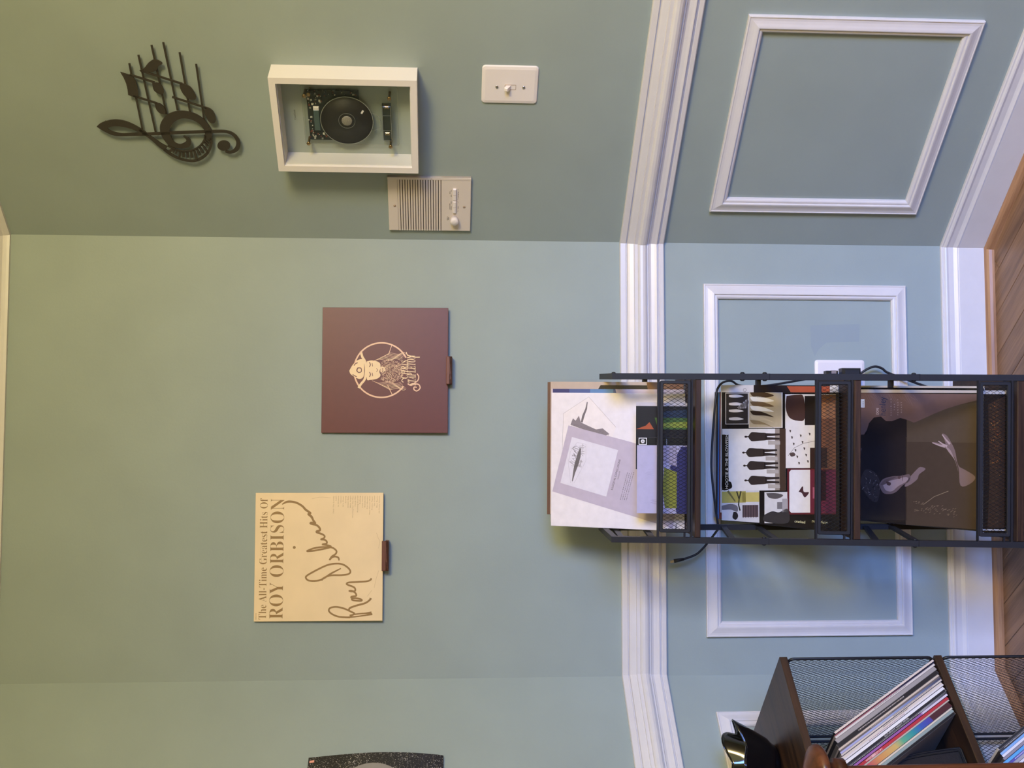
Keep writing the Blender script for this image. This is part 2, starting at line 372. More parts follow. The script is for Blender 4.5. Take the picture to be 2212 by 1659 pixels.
sweep(('trim_4', 'trim_5', 'trim_6'), shoe, 'oak_trim')
crown = [(0, 2.497), (.008, 2.497), (.010, 2.503), (.012, 2.508), (.012, 2.512), (.022, 2.520), (.040, 2.535), (.052, 2.553), (.056, 2.563), (.064, 2.566), (.066, 2.576), (.072, 2.578), (.072, HC), (0, HC)]
sweep(('trim_7', 'trim_8', 'trim_9'), crown, 'trim_white')
pprof = [(0, 0), (0, .0085), (.0012, .0100), (.0032, .0104), (.0042, .0092), (.0055, .0092), (.0105, .0098), (.0165, .0116), (.0215, .0136), (.0252, .0146), (.0272, .0143), (.0282, .0128), (.0284, .0104), (.0300, .0104), (.0325, .0108), (.0350, .0100), (.0370, .0082), (.0378, .0060), (.0385, .0056), (.0385, 0)]
def panel(name, FM, x0, x1, y0, y1):
    r = thing(name, FM, kind='structure')
    cs = [(x0, y0, 1, 1), (x1, y0, -1, 1), (x1, y1, -1, -1), (x0, y1, 1, -1)]
    for i in range(4):
        a, b = cs[i], cs[(i+1) % 4]; vs = []
        for d, o in pprof:
            vs += [(a[0]+a[2]*d, a[1]+a[3]*d, o), (b[0]+b[2]*d, b[1]+b[3]*d, o)]
        n = len(pprof); fs = [(2*k, 2*k+1, 2*k+3, 2*k+2) for k in range(n-1)]
        MB().add(vs, fs).build('moulding_rail', 'trim_white', r)
panel('trim_10', FB, -1.0032, -.1065, .2274, .7595)
panel('trim_11', FR, .1022, .6106, .2270, .7597)
panel('trim_12', FL, -1.3, -.1086, .2274, .7575)
panel('trim_13', FR, .90, 1.9, .2270, .7597)
mat('wall_patch', '929fa1', .55, noise=.02, nscale=6, bump=.09, bscale=170)
m = MB(); m.poly([onplane(FB, *q) for q in ((1750, 703), (1857, 700), (1856, 738), (1785, 740), (1768, 755), (1760, 770), (1752, 750))], .0003)
pp = m.build('paint_patch', 'wall_patch', bpy.data.objects['wall_back']); pp.matrix_world = FB

# ------------------------------------------------------------------ wall-mounted things
# treble clef wall art, outline measured on the right-hand wall
def zc(x, y, o=.012): return onplane(FR, 180+x/5.184, 60+y/5.184, o)
KC = .0001905*1.12                                    # metres per traced unit
def st(pts, n=8, o=.012):
    return [(*zc(p[0], p[1], o), p[2]*KC) for p in cr(pts, n)]
ox, oy = zc(800, 800)
clef = thing('treble_clef_wall_art', FR @ T(ox, oy, 0), 'dark metal treble clef with music notes and piano keys on the wall', 'wall art')
def loc(pts): return [(p[0]-ox, p[1]-oy)+tuple(p[2:]) for p in pts]
ZA, ZB = .0105, .0135
m = MB()
outer = cr([(150, 1105), (205, 1062), (330, 1028), (450, 1038), (560, 1080), (660, 1138), (720, 1185), (680, 1205), (560, 1208), (430, 1211), (330, 1200), (225, 1152), (150, 1105)], 4)
inner = cr([(275, 1128), (290, 1112), (335, 1100), (430, 1105), (540, 1130), (600, 1158), (612, 1168), (600, 1173), (540, 1178), (430, 1181), (330, 1160), (295, 1143), (275, 1128)], 4)
m.ring(loc([zc(*p) for p in outer[:-1]]), loc([zc(*p) for p in inner[:-1]]), ZA, ZB)
m.ribbon(loc(st([(630, 1140, 30), (700, 1190, 34), (790, 1255, 42), (870, 1318, 58), (930, 1352, 66)])), ZA, ZB)
m.ribbon(loc(st([(1398, 1250, 74), (1400, 1160, 76), (1345, 1068, 76), (1245, 998, 82), (1110, 970, 86), (990, 1005, 100), (918, 1095, 104), (925, 1195, 98), (985, 1290, 74), (1080, 1326, 52), (1165, 1302, 62), (1177, 1252, 44), (1122, 1211, 12)])), ZA, ZB)
m.ribbon(loc(st([(660, 1192, 30), (900, 1181, 34), (1150, 1170, 32), (1400, 1163, 34), (1590, 1161, 32), (1685, 1198, 36), (1735, 1275, 44), (1718, 1355, 46), (1650, 1393, 30), (1590, 1380, 26)])), ZA, ZB)
m.prism(loc([zc(*p) for p in circ(1573, 1318, 72, 24, 56)]), ZA, ZB)
m.ribbon(loc(st([(905, 1360, 34), (1000, 1428, 30), (1110, 1474, 26), (1235, 1490, 28), (1335, 1452, 30), (1402, 1385, 28), (1432, 1300, 26), (1430, 1235, 26)])), ZA, ZB)
m.ribbon(loc(st([(945, 1318, 24), (1010, 1352, 20), (1100, 1383, 20), (1200, 1378, 20), (1290, 1338, 22), (1350, 1268, 24), (1368, 1200, 26)])), ZA, ZB)
m.build('clef', 'art_black', clef)
keys = [((1010, 1350), (960, 1390), 26, 1), ((1025, 1360), (1000, 1405), 18, .75), ((1052, 1368), (1030, 1420), 18, .75), ((1088, 1378), (1075, 1460), 22, 1), ((1120, 1384), (1125, 1478), 26, .68), ((1165, 1382), (1172, 1485), 26, .68), ((1208, 1378), (1218, 1488), 26, .68),
        ((1240, 1368), (1272, 1480), 26, 1), ((1270, 1352), (1318, 1458), 26, .7), ((1300, 1330), (1358, 1430), 26, .7), ((1328, 1305), (1398, 1398), 20, 1), ((1350, 1280), (1415, 1345), 16, .7), ((1360, 1262), (1424, 1320), 16, .7), ((1366, 1245), (1430, 1285), 18, 1)]
for a, b, wd, fr in keys:
    e = (a[0]+(b[0]-a[0])*fr, a[1]+(b[1]-a[1])*fr)
    MB().ribbon(loc(st([(a[0], a[1], wd), (e[0], e[1], wd)], 1)), ZA, ZB).build('piano_key', 'art_black', clef)
for a, b in (((512, 405), (660, 1150)), ((614, 310), (806, 1172)), ((761, 200), (928, 972)), ((892, 168), (1053, 930)), ((1076, 282), (1192, 948)), ((1261, 412), (1356, 1075))):
    MB().ribbon(loc(st([(*a, 20), (*b, 18)], 1)), ZA-.0025, ZA).build('staff_line', 'art_black', clef)
def note(polys, stems):
    m = MB()
    for p in polys: m.prism(loc([zc(*q) for q in cr(p+[p[0]], 4)[:-1]]), ZA, ZB)
    for a, b in stems: m.ribbon(loc(st([(*a, 20), (*b, 20)], 1)), ZA, ZB)
    m.build('note', 'art_black', clef)
h1 = [(772, 618), (830, 616), (880, 648), (904, 712), (885, 742), (835, 732), (788, 692)]
h2 = [(798, 842), (858, 848), (905, 888), (924, 942), (908, 966), (862, 956), (820, 915)]
note([h1, h2], [((520, 524), (800, 612)), ((560, 762), (830, 846))])
m = MB(); m.prism(loc([zc(*q) for q in ((415, 495), (480, 515), (545, 532), (585, 590), (608, 660), (620, 782), (560, 770), (503, 750), (497, 690), (480, 620), (452, 555))]), ZA, ZB); m.build('note_beam', 'art_black', clef)
note([[(1078, 622), (1140, 630), (1205, 668), (1250, 735), (1264, 782), (1240, 803), (1182, 795), (1120, 740), (1086, 675)], [(628, 475), (680, 452), (730, 392), (790, 355), (850, 368), (886, 400), (842, 428), (820, 472), (760, 493), (690, 489)]], [((640, 478), (1110, 628))])
note([[(1352, 886), (1410, 898), (1460, 942), (1484, 1015), (1472, 1060), (1425, 1062), (1382, 1012), (1358, 950)]], [((994, 774), (1380, 898))])
m = MB()
for q in ((240, 1080), (1573, 1318), (700, 470), (1420, 990)):
    x, y = zc(*q); MB().lathe([(.003, 0), (.003, ZA)], 10, None, T(x-ox, y-oy, 0)).build('standoff', 'art_black', clef)

# deep white shadow box and the bare player inside it
bx0, bx1, by0, by1, bd = .2318, .4668, 1.4850, 1.8092, .0625
box = thing('shadow_box', FR @ T((bx0+bx1)/2, by0, 0), 'deep white shadow box frame holding a disc player', 'frame')
W2, H2 = (bx1-bx0)/2, by1-by0
def fr_rail(a, b, fw=.0145):                       # one mitred side, from corner a to corner b of the unit square
    C = {0: (-W2, 0), 1: (W2, 0), 2: (W2, H2), 3: (-W2, H2)}; I = {0: (-W2+fw, fw), 1: (W2-fw, fw), 2: (W2-fw, H2-fw), 3: (-W2+fw, H2-fw)}
    MB().prism([C[a], C[b], I[b], I[a]], 0, bd).build('frame_side', 'box_white', box)
for k in range(4): fr_rail(k, (k+1) % 4)
m = MB()
for a in range(1):
    m.ring([(-W2+.0145, .0145), (W2-.0145, .0145), (W2-.0145, H2-.0145), (-W2+.0145, H2-.0145)], [(-W2+.0165, .0165), (W2-.0165, .0165), (W2-.0165, H2-.0165), (-W2+.0165, H2-.0165)], .004, bd-.009)
m.build('inner_lining', 'box_white', box)
MB().box(-W2+.0147, W2-.0147, .0147, H2-.0147, .0006, .004).build('back_panel', 'box_back', box)
MB().box(-W2+.0147, W2-.0147, .0147, H2-.0147, bd-.0088, bd-.0068).build('glass_pane', 'pane', box)
cx, cy = .3425, 1.648
pl = thing('disc_player', FR @ T(cx, cy, .004), 'bare circuit board disc player with black disc inside white frame', 'disc player')
ap_ = MB().prism(rrect(-.066, .083, -.118, .100, .004), .006, .009).build('acrylic_plate', 'acrylic', pl)
MB().ring(rrect(-.066, .083, -.118, .100, .004), rrect(-.0655, .0825, -.1175, .0995, .004), .0088, .0092).build('plate_edge', 'disc_edge', ap_)
m = MB(); m.prism(rrect(-.0535, .0735, -.030, .088, .002), .009, .0106); m.build('circuit_board', 'pcb', pl)
m = MB(); m.bbox(-.028, .024, .062, .075, .0106, .0145, .001); d = m.build('display', 'lcd', pl)
m = MB(); m.bbox(.024, .0325, .062, .075, .0106, .0146, .001); m.build('display_cap', 'plate_white', d)
m = MB()
for k in range(420):
    x = rnd.uniform(-.052, .072); y = rnd.uniform(-.028, .086)
    if math.hypot(x, y) < .062 or (-.03 < x < .035 and .058 < y < .078): continue
    a, b = rnd.choice(((.002, .003), (.0012, .002), (.003, .0015), (.004, .004)))
    m.box(x, x+a, y, y+b, .0106, .0106+rnd.uniform(.0006, .003), rnd.choice(('b8b6aa', '8d8c84', '3a3f40', 'd6d2c4', '1a1a1a', '6e3a30')))
tag(m.build('board_components', 'print', pl), kind='stuff')
m = MB()
for y in (-.01, .01, .03, .05, .07): m.box(.066, .0745, y, y+.011, .0106, .016, '1c1d1e')
m.build('connector_strip', 'print', pl)
m = MB(); m.lathe([(.0085, .0155), (.0602, .0155), (.0602, .0167), (.0085, .0167)], 72); dd = m.build('disc', 'disc_black', pl)
m = MB(); m.ring(circ(0, 0, .0605, 72), circ(0, 0, .0592, 72), .0154, .0170); m.ring(circ(0, 0, .0190, 48), circ(0, 0, .0184, 48), .0166, .0170); m.build('disc_rim', 'disc_edge', dd)
m = MB(); m.lathe([(.012, .0106), (.012, .0175), (.0105, .0185)], 40); m.build('hub', 'hub_grey', pl)
m = MB(); m.ribbon([(-.003+.022, -.034, .004), (.027, -.0385, .0045)], .0168, .0170); m.build('disc_print', 'plate_white', dd)
m = MB(); m.bbox(-.047, .0425, -.1025, -.0815, .009, .0225, .003); bt = m.build('battery_holder', 'acrylic', pl)
m = MB()
for q in ([(-.046, -.1015), (.0415, -.1015), (.0415, -.0825), (-.046, -.0825), (-.046, -.1015)], [(-.02, -.1015), (-.02, -.0825)], [(.018, -.1015), (.018, -.0825)]):
    m.ribbon([(*p, .0007) for p in q], .0226, .0229)
m.build('holder_edges', 'disc_edge', bt)
for x in (-.037, .030): MB().bbox(x, x+.008, -.097, -.086, .0095, .016, .002).build('battery_spring', 'brass', bt)
m = MB(); m.ring(circ(-.006, -.062, .021, 32, .014), circ(-.006, -.062, .0203, 32, .0133), .009, .0098); m.build('laser_tray', 'disc_edge', pl)
for x, y in ((.0665, .0905), (.0705, .0805), (.0645, -.0995), (-.0535, .0905), (-.0585, -.0985)):
    m = MB(); m.lathe([(.003, .0), (.003, .028), (.0045, .028), (.0045, .030), (.001, .0302)], 14, None, T(x, y, 0)); m.build('standoff', 'brass', pl)
m = MB(); m.text('CoolGeek', (-.0035, .1165), (.0225, .1165), None, .00925, '1a1a1a'); m.build('lettering', 'print', pl)
m = MB(); m.text('CoolGeek', (-.051, -.0275), (-.031, -.0275), None, .0108, 'c8c8bc')
m.build('board_lettering', 'print', pl)

# intercom
ix0, ix1, iy0, iy1 = .0335, .1875, 1.3592, 1.5618
ic = thing('intercom_panel', FR @ T((ix0+ix1)/2, iy0, 0), 'ivory wall intercom with slatted speaker grille, buttons and knob', 'intercom')
IW, IH = (ix1-ix0)/2, iy1-iy0
g0, g1 = 1.4318-iy0, 1.5378-iy0
m = MB(); m.bbox(-IW, IW, 0, g0, 0, .0085, .0012); m.build('control_plate', 'ivory', ic)
MB().bbox(-IW, IW, g1, IH, 0, .0085, .0012).build('top_plate', 'ivory', ic)
MB().box(-IW+.001, IW-.001, g0, g1, 0, .004).build('grille_back', 'grille_dark', ic)
n = 17; pt = (g1-g0)/n
for k in range(n): MB().bbox(-IW, IW, g0+k*pt+.0014, g0+(k+1)*pt-.0002, 0, .0085, .0008).build('grille_slat', 'ivory', ic)
MB().box(IW-.006, IW, .0, IH, 0, .0092).build('edge_strip', 'ivory', ic)
for y0, y1 in ((.1255, .1582), (.0895, .1232)):
    x0, x1 = y0-(ix0+ix1)/2, y1-(ix0+ix1)/2; ya, yb = 1.3952-iy0, 1.4032-iy0
    b = MB().bbox(x0, x1, ya, yb, .008, .0135, .0012).build('button', 'plate_white', ic)
    MB().box((x0+x1)/2-.0003, (x0+x1)/2+.0003, ya+.0008, yb-.0008, .0134, .0137).build('button_split', 'ivory_dark', b)
kx, ky = .0682-(ix0+ix1)/2, 1.3994-iy0
MB().lathe([(.0105, .0085), (.0100, .021), (.0092, .0225), (.001, .0226)], 28, None, T(kx, ky, 0)).build('knob', 'plate_white', ic)
for x, y in ((.1065, 1.5463), (.1057, 1.3754)):
    s_ = MB().lathe([(.0032, .008), (.0030, .0095), (.001, .0098)], 16, None, T(x-(ix0+ix1)/2, y-iy0, 0)).build('screw', 'ivory_dark', ic)
m = MB(); cxx = (ix0+ix1)/2
def it(body, xa, xb, yv, h=.0017): m.marks((xa-cxx, yv-iy0), (xb-cxx, yv-iy0), h, .0087, '4a4038', len(body), len(body))
it('ON', .150, .154, 1.4065); it('AUTO', .134, .141, 1.4065); it('RADIO', .143, .150, 1.4098)
it('TALK', .115, .122, 1.4065); it('LISTEN', .096, .108, 1.4065); it('INSIDE ONLY', .098, .115, 1.4098)
it('IN USE', .133, .150, 1.3895); it('DOOR', .100, .108, 1.3895); it('SPEAKER', .066, .077, 1.4160); it('VOLUME', .067, .076, 1.4128)
for xa, xb in ((.128, .1565), (.092, .1205)):
    for p, q in (((xa, 1.3905), (xa, 1.3925)), ((xb, 1.3905), (xb, 1.3925)), ((xa, 1.3905), (xa+.004, 1.3905)), ((xb-.004, 1.3905), (xb, 1.3905))):
        m.ribbon([(p[0]-cxx, p[1]-iy0, .0004), (q[0]-cxx, q[1]-iy0, .0004)], .0087, .0087, '4a4038')
tag(m.build('lettering', 'print', ic), kind='stuff')
m = MB(); m.ribbon([(IW-.007, .0925, .0006), (IW-.002, .0975, .0006)], .0093, .0093, '7d6e60'); m.build('crack', 'print', ic)

# light switch
sx, sy = .4316, 1.2760
sw = thing('light_switch', FR @ T(sx, sy-.064, 0), 'white light switch plate with one toggle and two screws', 'light switch')
m = MB(); OUT = rrect(-.046, .046, 0, .128, .008, 6); MID = rrect(-.0445, .0445, .0015, .1265, .007, 6); INN = rrect(-.038, .038, .008, .120, .004, 6)
for A_, B_, za, zb in ((OUT, OUT, 0, .0022), (OUT, MID, .0022, .0042), (MID, INN, .0042, .0056)):
    k = len(A_); m.add([(p[0], p[1], za) for p in A_]+[(p[0], p[1], zb) for p in B_], [(i, (i+1) % k, k+(i+1) % k, k+i) for i in range(k)], smooth=False)
m.add([(p[0], p[1], .0056) for p in INN], [tuple(range(len(INN)))])
m.build('plate', 'plate_white', sw)
tx, ty = .427-sx, 1.2748-(sy-.064)
m = MB(); m.ring(rrect(tx-.0062, tx+.0062, ty-.0128, ty+.0128, .001, 2), rrect(tx-.0052, tx+.0052, ty-.0118, ty+.0118, .001, 2), .0054, .0060); m.build('toggle_bezel', 'ivory_dark', sw)
MB().box(tx-.0052, tx+.0052, ty-.0118, ty+.0118, .004, .0050).build('toggle_well', 'plate_white', sw)
m = MB(); m.bbox(-.0042, .0042, -.0045, .0045, 0, .0165, .0015, None, T(tx, ty+.003, .004) @ RX(math.radians(-28))); m.build('toggle', 'plate_white', sw)
for yy in (1.3055, 1.2444):
    s_ = MB().lathe([(.0036, .0054), (.0034, .0068), (.001, .0072)], 18, None, T(.4272-sx, yy-(sy-.064), 0)).build('screw', 'metal', sw)
    MB().box(-.0032, .0032, -.0004, .0004, .0069, .00735, None, T(.4272-sx, yy-(sy-.064), 0) @ RZ(.35)).build('screw_slot', 'grille_dark', s_)

# ------------------------------------------------------------------ record sleeves on the walls
LP = .3143
def jacket(name, Mw, label, th=.004, edge='d8cdbd', cat='record sleeve', group=None, size=LP, front=None, pm='print', face=None):
    r = thing(name, Mw, label, cat, group)
    m = MB(); m.bbox(-size/2, size/2, 0, size, -th, 0, .0006, front or edge); m.build('jacket', pm, r)
    return r
def art(parent, fn, name='cover_print', pm='print'):
    m = MB(); fn(m); return m.build(name, pm, parent)
# cream sleeve with brown lettering
Mo = FB @ T(-.9537+LP/2, 1.5722, .0165) @ RX(math.radians(-1.2))
so = jacket('record_sleeve', Mo, 'cream record sleeve with large brown signature, hung on the back wall', .007, front='f0d7ae', pm='print_worn')
def oc(p): return ((1565-p[1])/1493-.5)*LP, (1-(p[0]-105)/1492)*LP
BR = '9a7a4c'
zk = [0.]
def orb(m):
    z = .0002
    m.text(serif('The All-Time Greatest Hits Of'), oc((247, 1540)), oc((247, 135)), .0196, z, BR, off=-.010)
    m.text(serif('ROY ORBISON'), oc((440, 1535)), oc((440, 138)), .0352, z, BR, off=-.011)
    def s_(pts, wd, n=7):
        q = [(*oc(p), (p[2] if len(p) > 2 else wd)*LP/1493) for p in cr([tuple(p)+((wd,) if len(p) < 3 else ()) for p in pts], n)]
        m.ribbon(q, z+zk[0], z+zk[0], BR); zk[0] += 2e-5
    s_([(1470, 1472, 34), (1400, 1476, 18), (1300, 1484, 16), (1215, 1500, 18)], 18); s_([(1480, 1486, 24), (1380, 1502, 16), (1290, 1514, 16), (1205, 1520, 20)], 16)
    s_([(1220, 1522), (1160, 1520), (1080, 1512), (1010, 1482), (974, 1445), (990, 1412), (1060, 1400), (1150, 1420), (1235, 1458), (1272, 1482), (1220, 1505)], 20)
    s_([(1205, 1440, 20), (1222, 1412), (1300, 1384), (1395, 1358), (1448, 1322), (1460, 1300, 28)], 22)
    s_([(1232, 1312), (1265, 1326), (1345, 1332), (1350, 1316), (1290, 1300), (1240, 1300), (1234, 1284), (1262, 1278), (1290, 1272), (1280, 1240), (1240, 1215), (1208, 1215), (1240, 1222), (1278, 1212), (1265, 1175), (1200, 1148), (1178, 1135), (1200, 1118), (1300, 1112), (1400, 1106), (1450, 1092), (1466, 1070)], 20)
    s_([(888, 1095, 16), (900, 1072), (980, 1036), (1120, 1032), (1195, 1020), (1220, 992), (1195, 950), (1130, 908), (1050, 898), (950, 915), (825, 972), (715, 1036), (704, 1066), (740, 1094), (830, 1096), (900, 1074), (1000, 1010), (1108, 954, 12)], 20)
    s_([(1086, 862, 16), (1078, 830), (1040, 816), (1002, 826), (976, 855), (1002, 815), (1042, 788), (1056, 758), (1036, 730), (990, 708), (900, 704), (800, 716), (724, 744), (722, 752), (820, 742), (985, 706), (950, 684), (890, 674), (936, 664), (940, 640), (915, 620), (872, 615), (905, 602), (915, 578), (890, 555)], 20)
    s_([(890, 555, 22), (850, 542), (822, 525, 30), (860, 508), (852, 478), (820, 450), (770, 436), (752, 425, 34), (795, 430, 40), (780, 392), (758, 350, 28), (722, 320), (746, 308), (690, 268, 26), (655, 230), (600, 195), (540, 176), (470, 176), (415, 206, 12)], 24)
    m.poly([oc(p) for p in circ(563, 708, 17, 16)], z, BR)
    names = ['Only The Lonely', 'Leah', 'In Dreams', 'Uptown', "It's Over", 'Crying', 'Dream Baby', 'Blue Angel', 'Working For The Man', 'Candy Man', 'Running Scared', 'Falling', 'Love Hurts', 'Shahdaroba', "I'm Hurtin'", 'Mean Woman Blues', 'Pretty Paper', 'The Crowd', 'Blue Bayou', 'Oh Pretty Woman']
    for k, t in enumerate(names):
        X_ = 1020+k*28.2; wd = len(t)*13.6
        m.text(t, oc((X_, 108+wd)), oc((X_, 108)), .0027, z, 'b39868')
    for q in ([(1520, 540), (1540, 600), (1560, 640), (1545, 720)], [(1550, 980), (1520, 1080), (1500, 1180)], [(1470, 1210), (1420, 1280)], [(180, 650), (175, 760), (190, 900)], [(760, 140), (860, 122), (980, 130)]):
        m.ribbon([(*oc(p[:2]), .0006) for p in cr(q, 4)], .0001, .0001, 'c9ad80')
    m.marks(oc((135, 1545)), oc((135, 1470)), .0022, z, 'c0a472', 6)
art(so, orb, pm='print_worn')
# maroon sleeve with a cream ring emblem
Ms = FB @ T(-.4908+LP/2, 1.4134, .0185) @ RX(math.radians(-1.6))
ss = jacket('record_sleeve', Ms, 'dark maroon record sleeve with round cream emblem, hung on the back wall', .006, front='5f2620')
def sc_(p): return ((1530-p[1])/1400-.5)*LP, (1-(p[0]-85)/1401)*LP
CRM = 'edd0a6'
def sta(m):
    z = .0002; u = LP/1401; PK = 'e8bfa0'
    cxy = sc_((745, 830))
    def arc(a0, a1):
        m.ribbon([(cxy[0]+math.cos(t)*305*u, cxy[1]+math.sin(t)*305*u, 17*u) for t in [math.radians(a0+(a1-a0)*k/60) for k in range(61)]], z, z, PK)
    arc(103, 222+90-52); arc(-80, 77)
    def pg(pts, c=CRM, zz=z): m.poly([sc_(p) for p in cr(pts+[pts[0]], 4)[:-1]], zz, c)
    def sk(pts, wd, c=CRM, zz=z): m.ribbon([(*sc_(p[:2]), wd*u) for p in cr(pts, 5)], zz, zz, c)
    z2 = z+.0001; D = '5f2620'
    pg([(388, 838), (420, 780), (470, 725), (525, 708), (548, 730), (552, 830), (545, 905), (500, 930), (440, 902), (400, 872)])          # hat crown
    sk([(515, 622), (530, 680), (560, 735), (573, 830), (560, 930), (520, 985), (492, 1030)], 26)                                   # brim
    pg([(578, 735), (640, 722), (720, 745), (735, 800), (722, 850), (735, 890), (700, 925), (620, 940), (582, 925)])                  # face
    for a in ((610, 770), (612, 880)): sk([(a[0], a[1]-28), (a[0]+12, a[1]), (a[0], a[1]+26)], 9, D, z2)
    for a in ((640, 772), (642, 880)): sk([(a[0], a[1]-20), (a[0]+6, a[1]+18)], 7, D, z2)
    sk([(690, 812), (700, 830), (690, 850)], 6, D, z2)
    pg([(480, 800), (520, 805), (525, 850), (490, 862), (465, 835)], D, z2); pg([(488, 812), (514, 815), (516, 845), (492, 852), (478, 834)], CRM, z2+.00005)
    sk([(440, 780), (455, 760), (480, 748)], 9, D, z2); sk([(425, 880), (450, 895), (470, 905)], 9, D, z2)
    r2 = random.Random(3)
    for k in range(1000):                                                                                                            # beard made of short strokes
        t = r2.uniform(0, 6.283); q = math.sqrt(r2.uniform(0, 1)); x = 850+150*q*math.cos(t); y = 842+135*q*math.sin(t)*(1.1-.3*(x-700)/300)
        if x < 735 and 735 < y < 935: continue
        a = r2.uniform(-.8, .8); l = r2.uniform(4, 12); m.ribbon([(*sc_((x, y)), 4*u), (*sc_((x+l*math.cos(a), y+l*math.sin(a))), 2.4*u)], z, z, r2.choice((CRM, PK, 'c99d80')))
    for s0 in (-1, 1):
        for k in range(7):
            b = 842+s0*(105+k*12); sk([(640+k*28, b), (720+k*20, b+s0*28), (820+k*18, b+s0*12), (900+k*15, b+s0*34), (960+k*10, b+s0*18)], 4, r2.choice((CRM, PK)))
    sk([(858, 550), (838, 610), (822, 655)], 7, PK); sk([(868, 1105), (840, 1050), (815, 1000)], 7, PK)
    pg([(735, 800), (760, 790), (790, 815), (770, 850), (735, 852)], CRM)
    sk([(752, 808), (762, 832), (752, 852)], 6, D, z2)
    bi = lambda s: ''.join(chr(0x1D468+ord(c)-65) if 'A' <= c <= 'Z' else c for c in s)
    m.poly([sc_(p) for p in ((985, 1010), (1175, 1010), (1175, 690), (1010, 690))], z2, '5f2620')
    m.text(bi('CHRIS'), sc_((1035, 925)), sc_((1035, 715)), .0160, z2+.0001, CRM)
    m.text(bi('STAPLETON'), sc_((1130, 1000)), sc_((1118, 655)), .0215, z2+.0001, CRM)
    sk([(990, 965), (972, 950), (985, 925), (1010, 915)], 9, CRM, z2+.0001)
    sk([(1040, 985), (1075, 1000), (1110, 985), (1160, 990), (1176, 1030), (1140, 1062), (1108, 1045), (1112, 1018), (1138, 1022)], 13, PK, z2+.0001)
    sk([(1110, 975), (1150, 945), (1160, 900), (1140, 868)], 12, PK, z2+.0001)
    sk([(1020, 628), (1035, 660), (1100, 682), (1172, 684)], 10, CRM, z2+.0001)
art(ss, sta)
def peg(x0, x1, z0, z1, label):
    r = thing('record_peg', FB @ T((x0+x1)/2, z0, 0), label, 'record ledge')
    MB().bbox(-(x1-x0)/2, (x1-x0)/2, 0, .008, 0, .030, .0012).build('ledge', 'peg_wood', r)
    MB().bbox(-(x1-x0)/2, (x1-x0)/2, 0, z1-z0, .0245, .030, .0012).build('lip', 'peg_wood', r)
peg(-.3690, -.2994, 1.4033, 1.4182, 'small brown wooden ledge under the maroon sleeve')
peg(-.8303, -.7572, 1.5580, 1.5742, 'small brown wooden ledge under the cream sleeve')
# starry black sleeve, bowed away from the left-hand wall
zt_, zb_ = 1.7303, 1.4202
r = thing('record_sleeve', FL @ T(-.213-LP/2, zb_, .004), 'bowed black starry record sleeve on the wall, cut by the frame edge', 'record sleeve')
m = MB(); nn = 24; vs = []
for k in range(nn+1):
    t = k/nn; y = t*(zt_-zb_); bow = .020*math.sin(math.pi*min(1, (t*.98+.02))**1.0)**.9*(1.15-.35*t)
    if k in (0, nn): bow = .001
    for x in (-LP/2, LP/2):
        vs += [(x, y, bow+.004), (x, y, bow)]
fs = []
for k in range(nn):
    a = 4*k; fs += [(a, a+2, a+6, a+4), (a+1, a+5, a+7, a+3), (a+2, a+3, a+7, a+6), (a, a+4, a+5, a+1)]
fs += [(0, 1, 3, 2), (4*nn, 4*nn+2, 4*nn+3, 4*nn+1)]
m.add(vs, fs, smooth=False); m.build('jacket', 'star_print', r)
def bowz(y): 
    t = y/(zt_-zb_); return .020*math.sin(math.pi*min(1, max(0.02, t*.98+.02)))**.9*(1.15-.35*t)+.0046
m = MB(); c = (LP/2-.118, (zt_-zb_)*.52); n = 40
vs = [(c[0], c[1], bowz(c[1])+.0006)]+[(x, y, bowz(y)+.0004) for x, y in circ(c[0], c[1], .092, n)]
m.add(vs, [(0, 1+k, 1+(k+1) % n) for k in range(n)], '8f8a86'); m.build('moon_print', 'print_gloss', r)
m = MB(); m.add([(LP/2-.014, .296, bowz(.296)+.001), (LP/2-.0085, .296, bowz(.296)+.001), (LP/2-.0085, .307, bowz(.307)+.001), (LP/2-.014, .307, bowz(.307)+.001)], [(0, 1, 2, 3)], 'e8a493'); m.build('cover_label', 'print', r)

# ------------------------------------------------------------------ wall outlet and cords behind the rack
ot = thing('wall_outlet', FB @ T(-.3465, .339, 0), 'white wall outlet plate with two black plugs behind the rack', 'outlet')
m = MB()
OUT = rrect(-.046, .046, 0, .1305, .007, 5); INN = rrect(-.039, .039, .007, .1235, .004, 5); k = len(OUT)
m.add([(p[0], p[1], 0) for p in OUT]+[(p[0], p[1], .003) for p in OUT]+[(p[0], p[1], .0058) for p in INN], [(i, (i+1) % k, k+(i+1) % k, k+i) for i in range(k)]+[(k+i, k+(i+1) % k, 2*k+(i+1) % k, 2*k+i) for i in range(k)]+[tuple(range(2*k, 3*k))])
m.build('plate', 'plate_white', ot)
for y in (.028, .070): MB().prism(rrect(-.016, .016, y, y+.032, .008), .0058, .0075).build('socket', 'plate_white', ot)
p1 = thing('charger_plug', FB @ T(-.3465, .433, .0075), 'small black plug in the upper socket of the outlet', 'plug')
m = MB(); m.bbox(-.015, .0165, -.015, .0155, 0, .024, .005); m.build('body', 'rubber', p1)
MB().box(.009, .0168, -.009, .004, .018, .0245).build('grey_label', 'metal', p1)
p2 = thing('power_adapter', FB @ T(-.346, .3845, .0075), 'black power adapter in the lower socket of the outlet', 'plug')
m = MB(); m.bbox(-.018, .0225, -.024, .0245, 0, .030, .006); m.build('body', 'rubber', p2)
c = thing('outlet_cord', FB, 'black cord looping from the outlet towards the floor', 'cord')
pts = [(-.338, .362, .022), (-.3363, .3586, .027), (-.3255, .3420, .03), (-.3189, .3218, .03), (-.3243, .3032, .03), (-.3359, .2864, .03), (-.36, .22, .034), (-.40, .12, .04), (-.47, .035, .06), (-.6, .004, .08)]
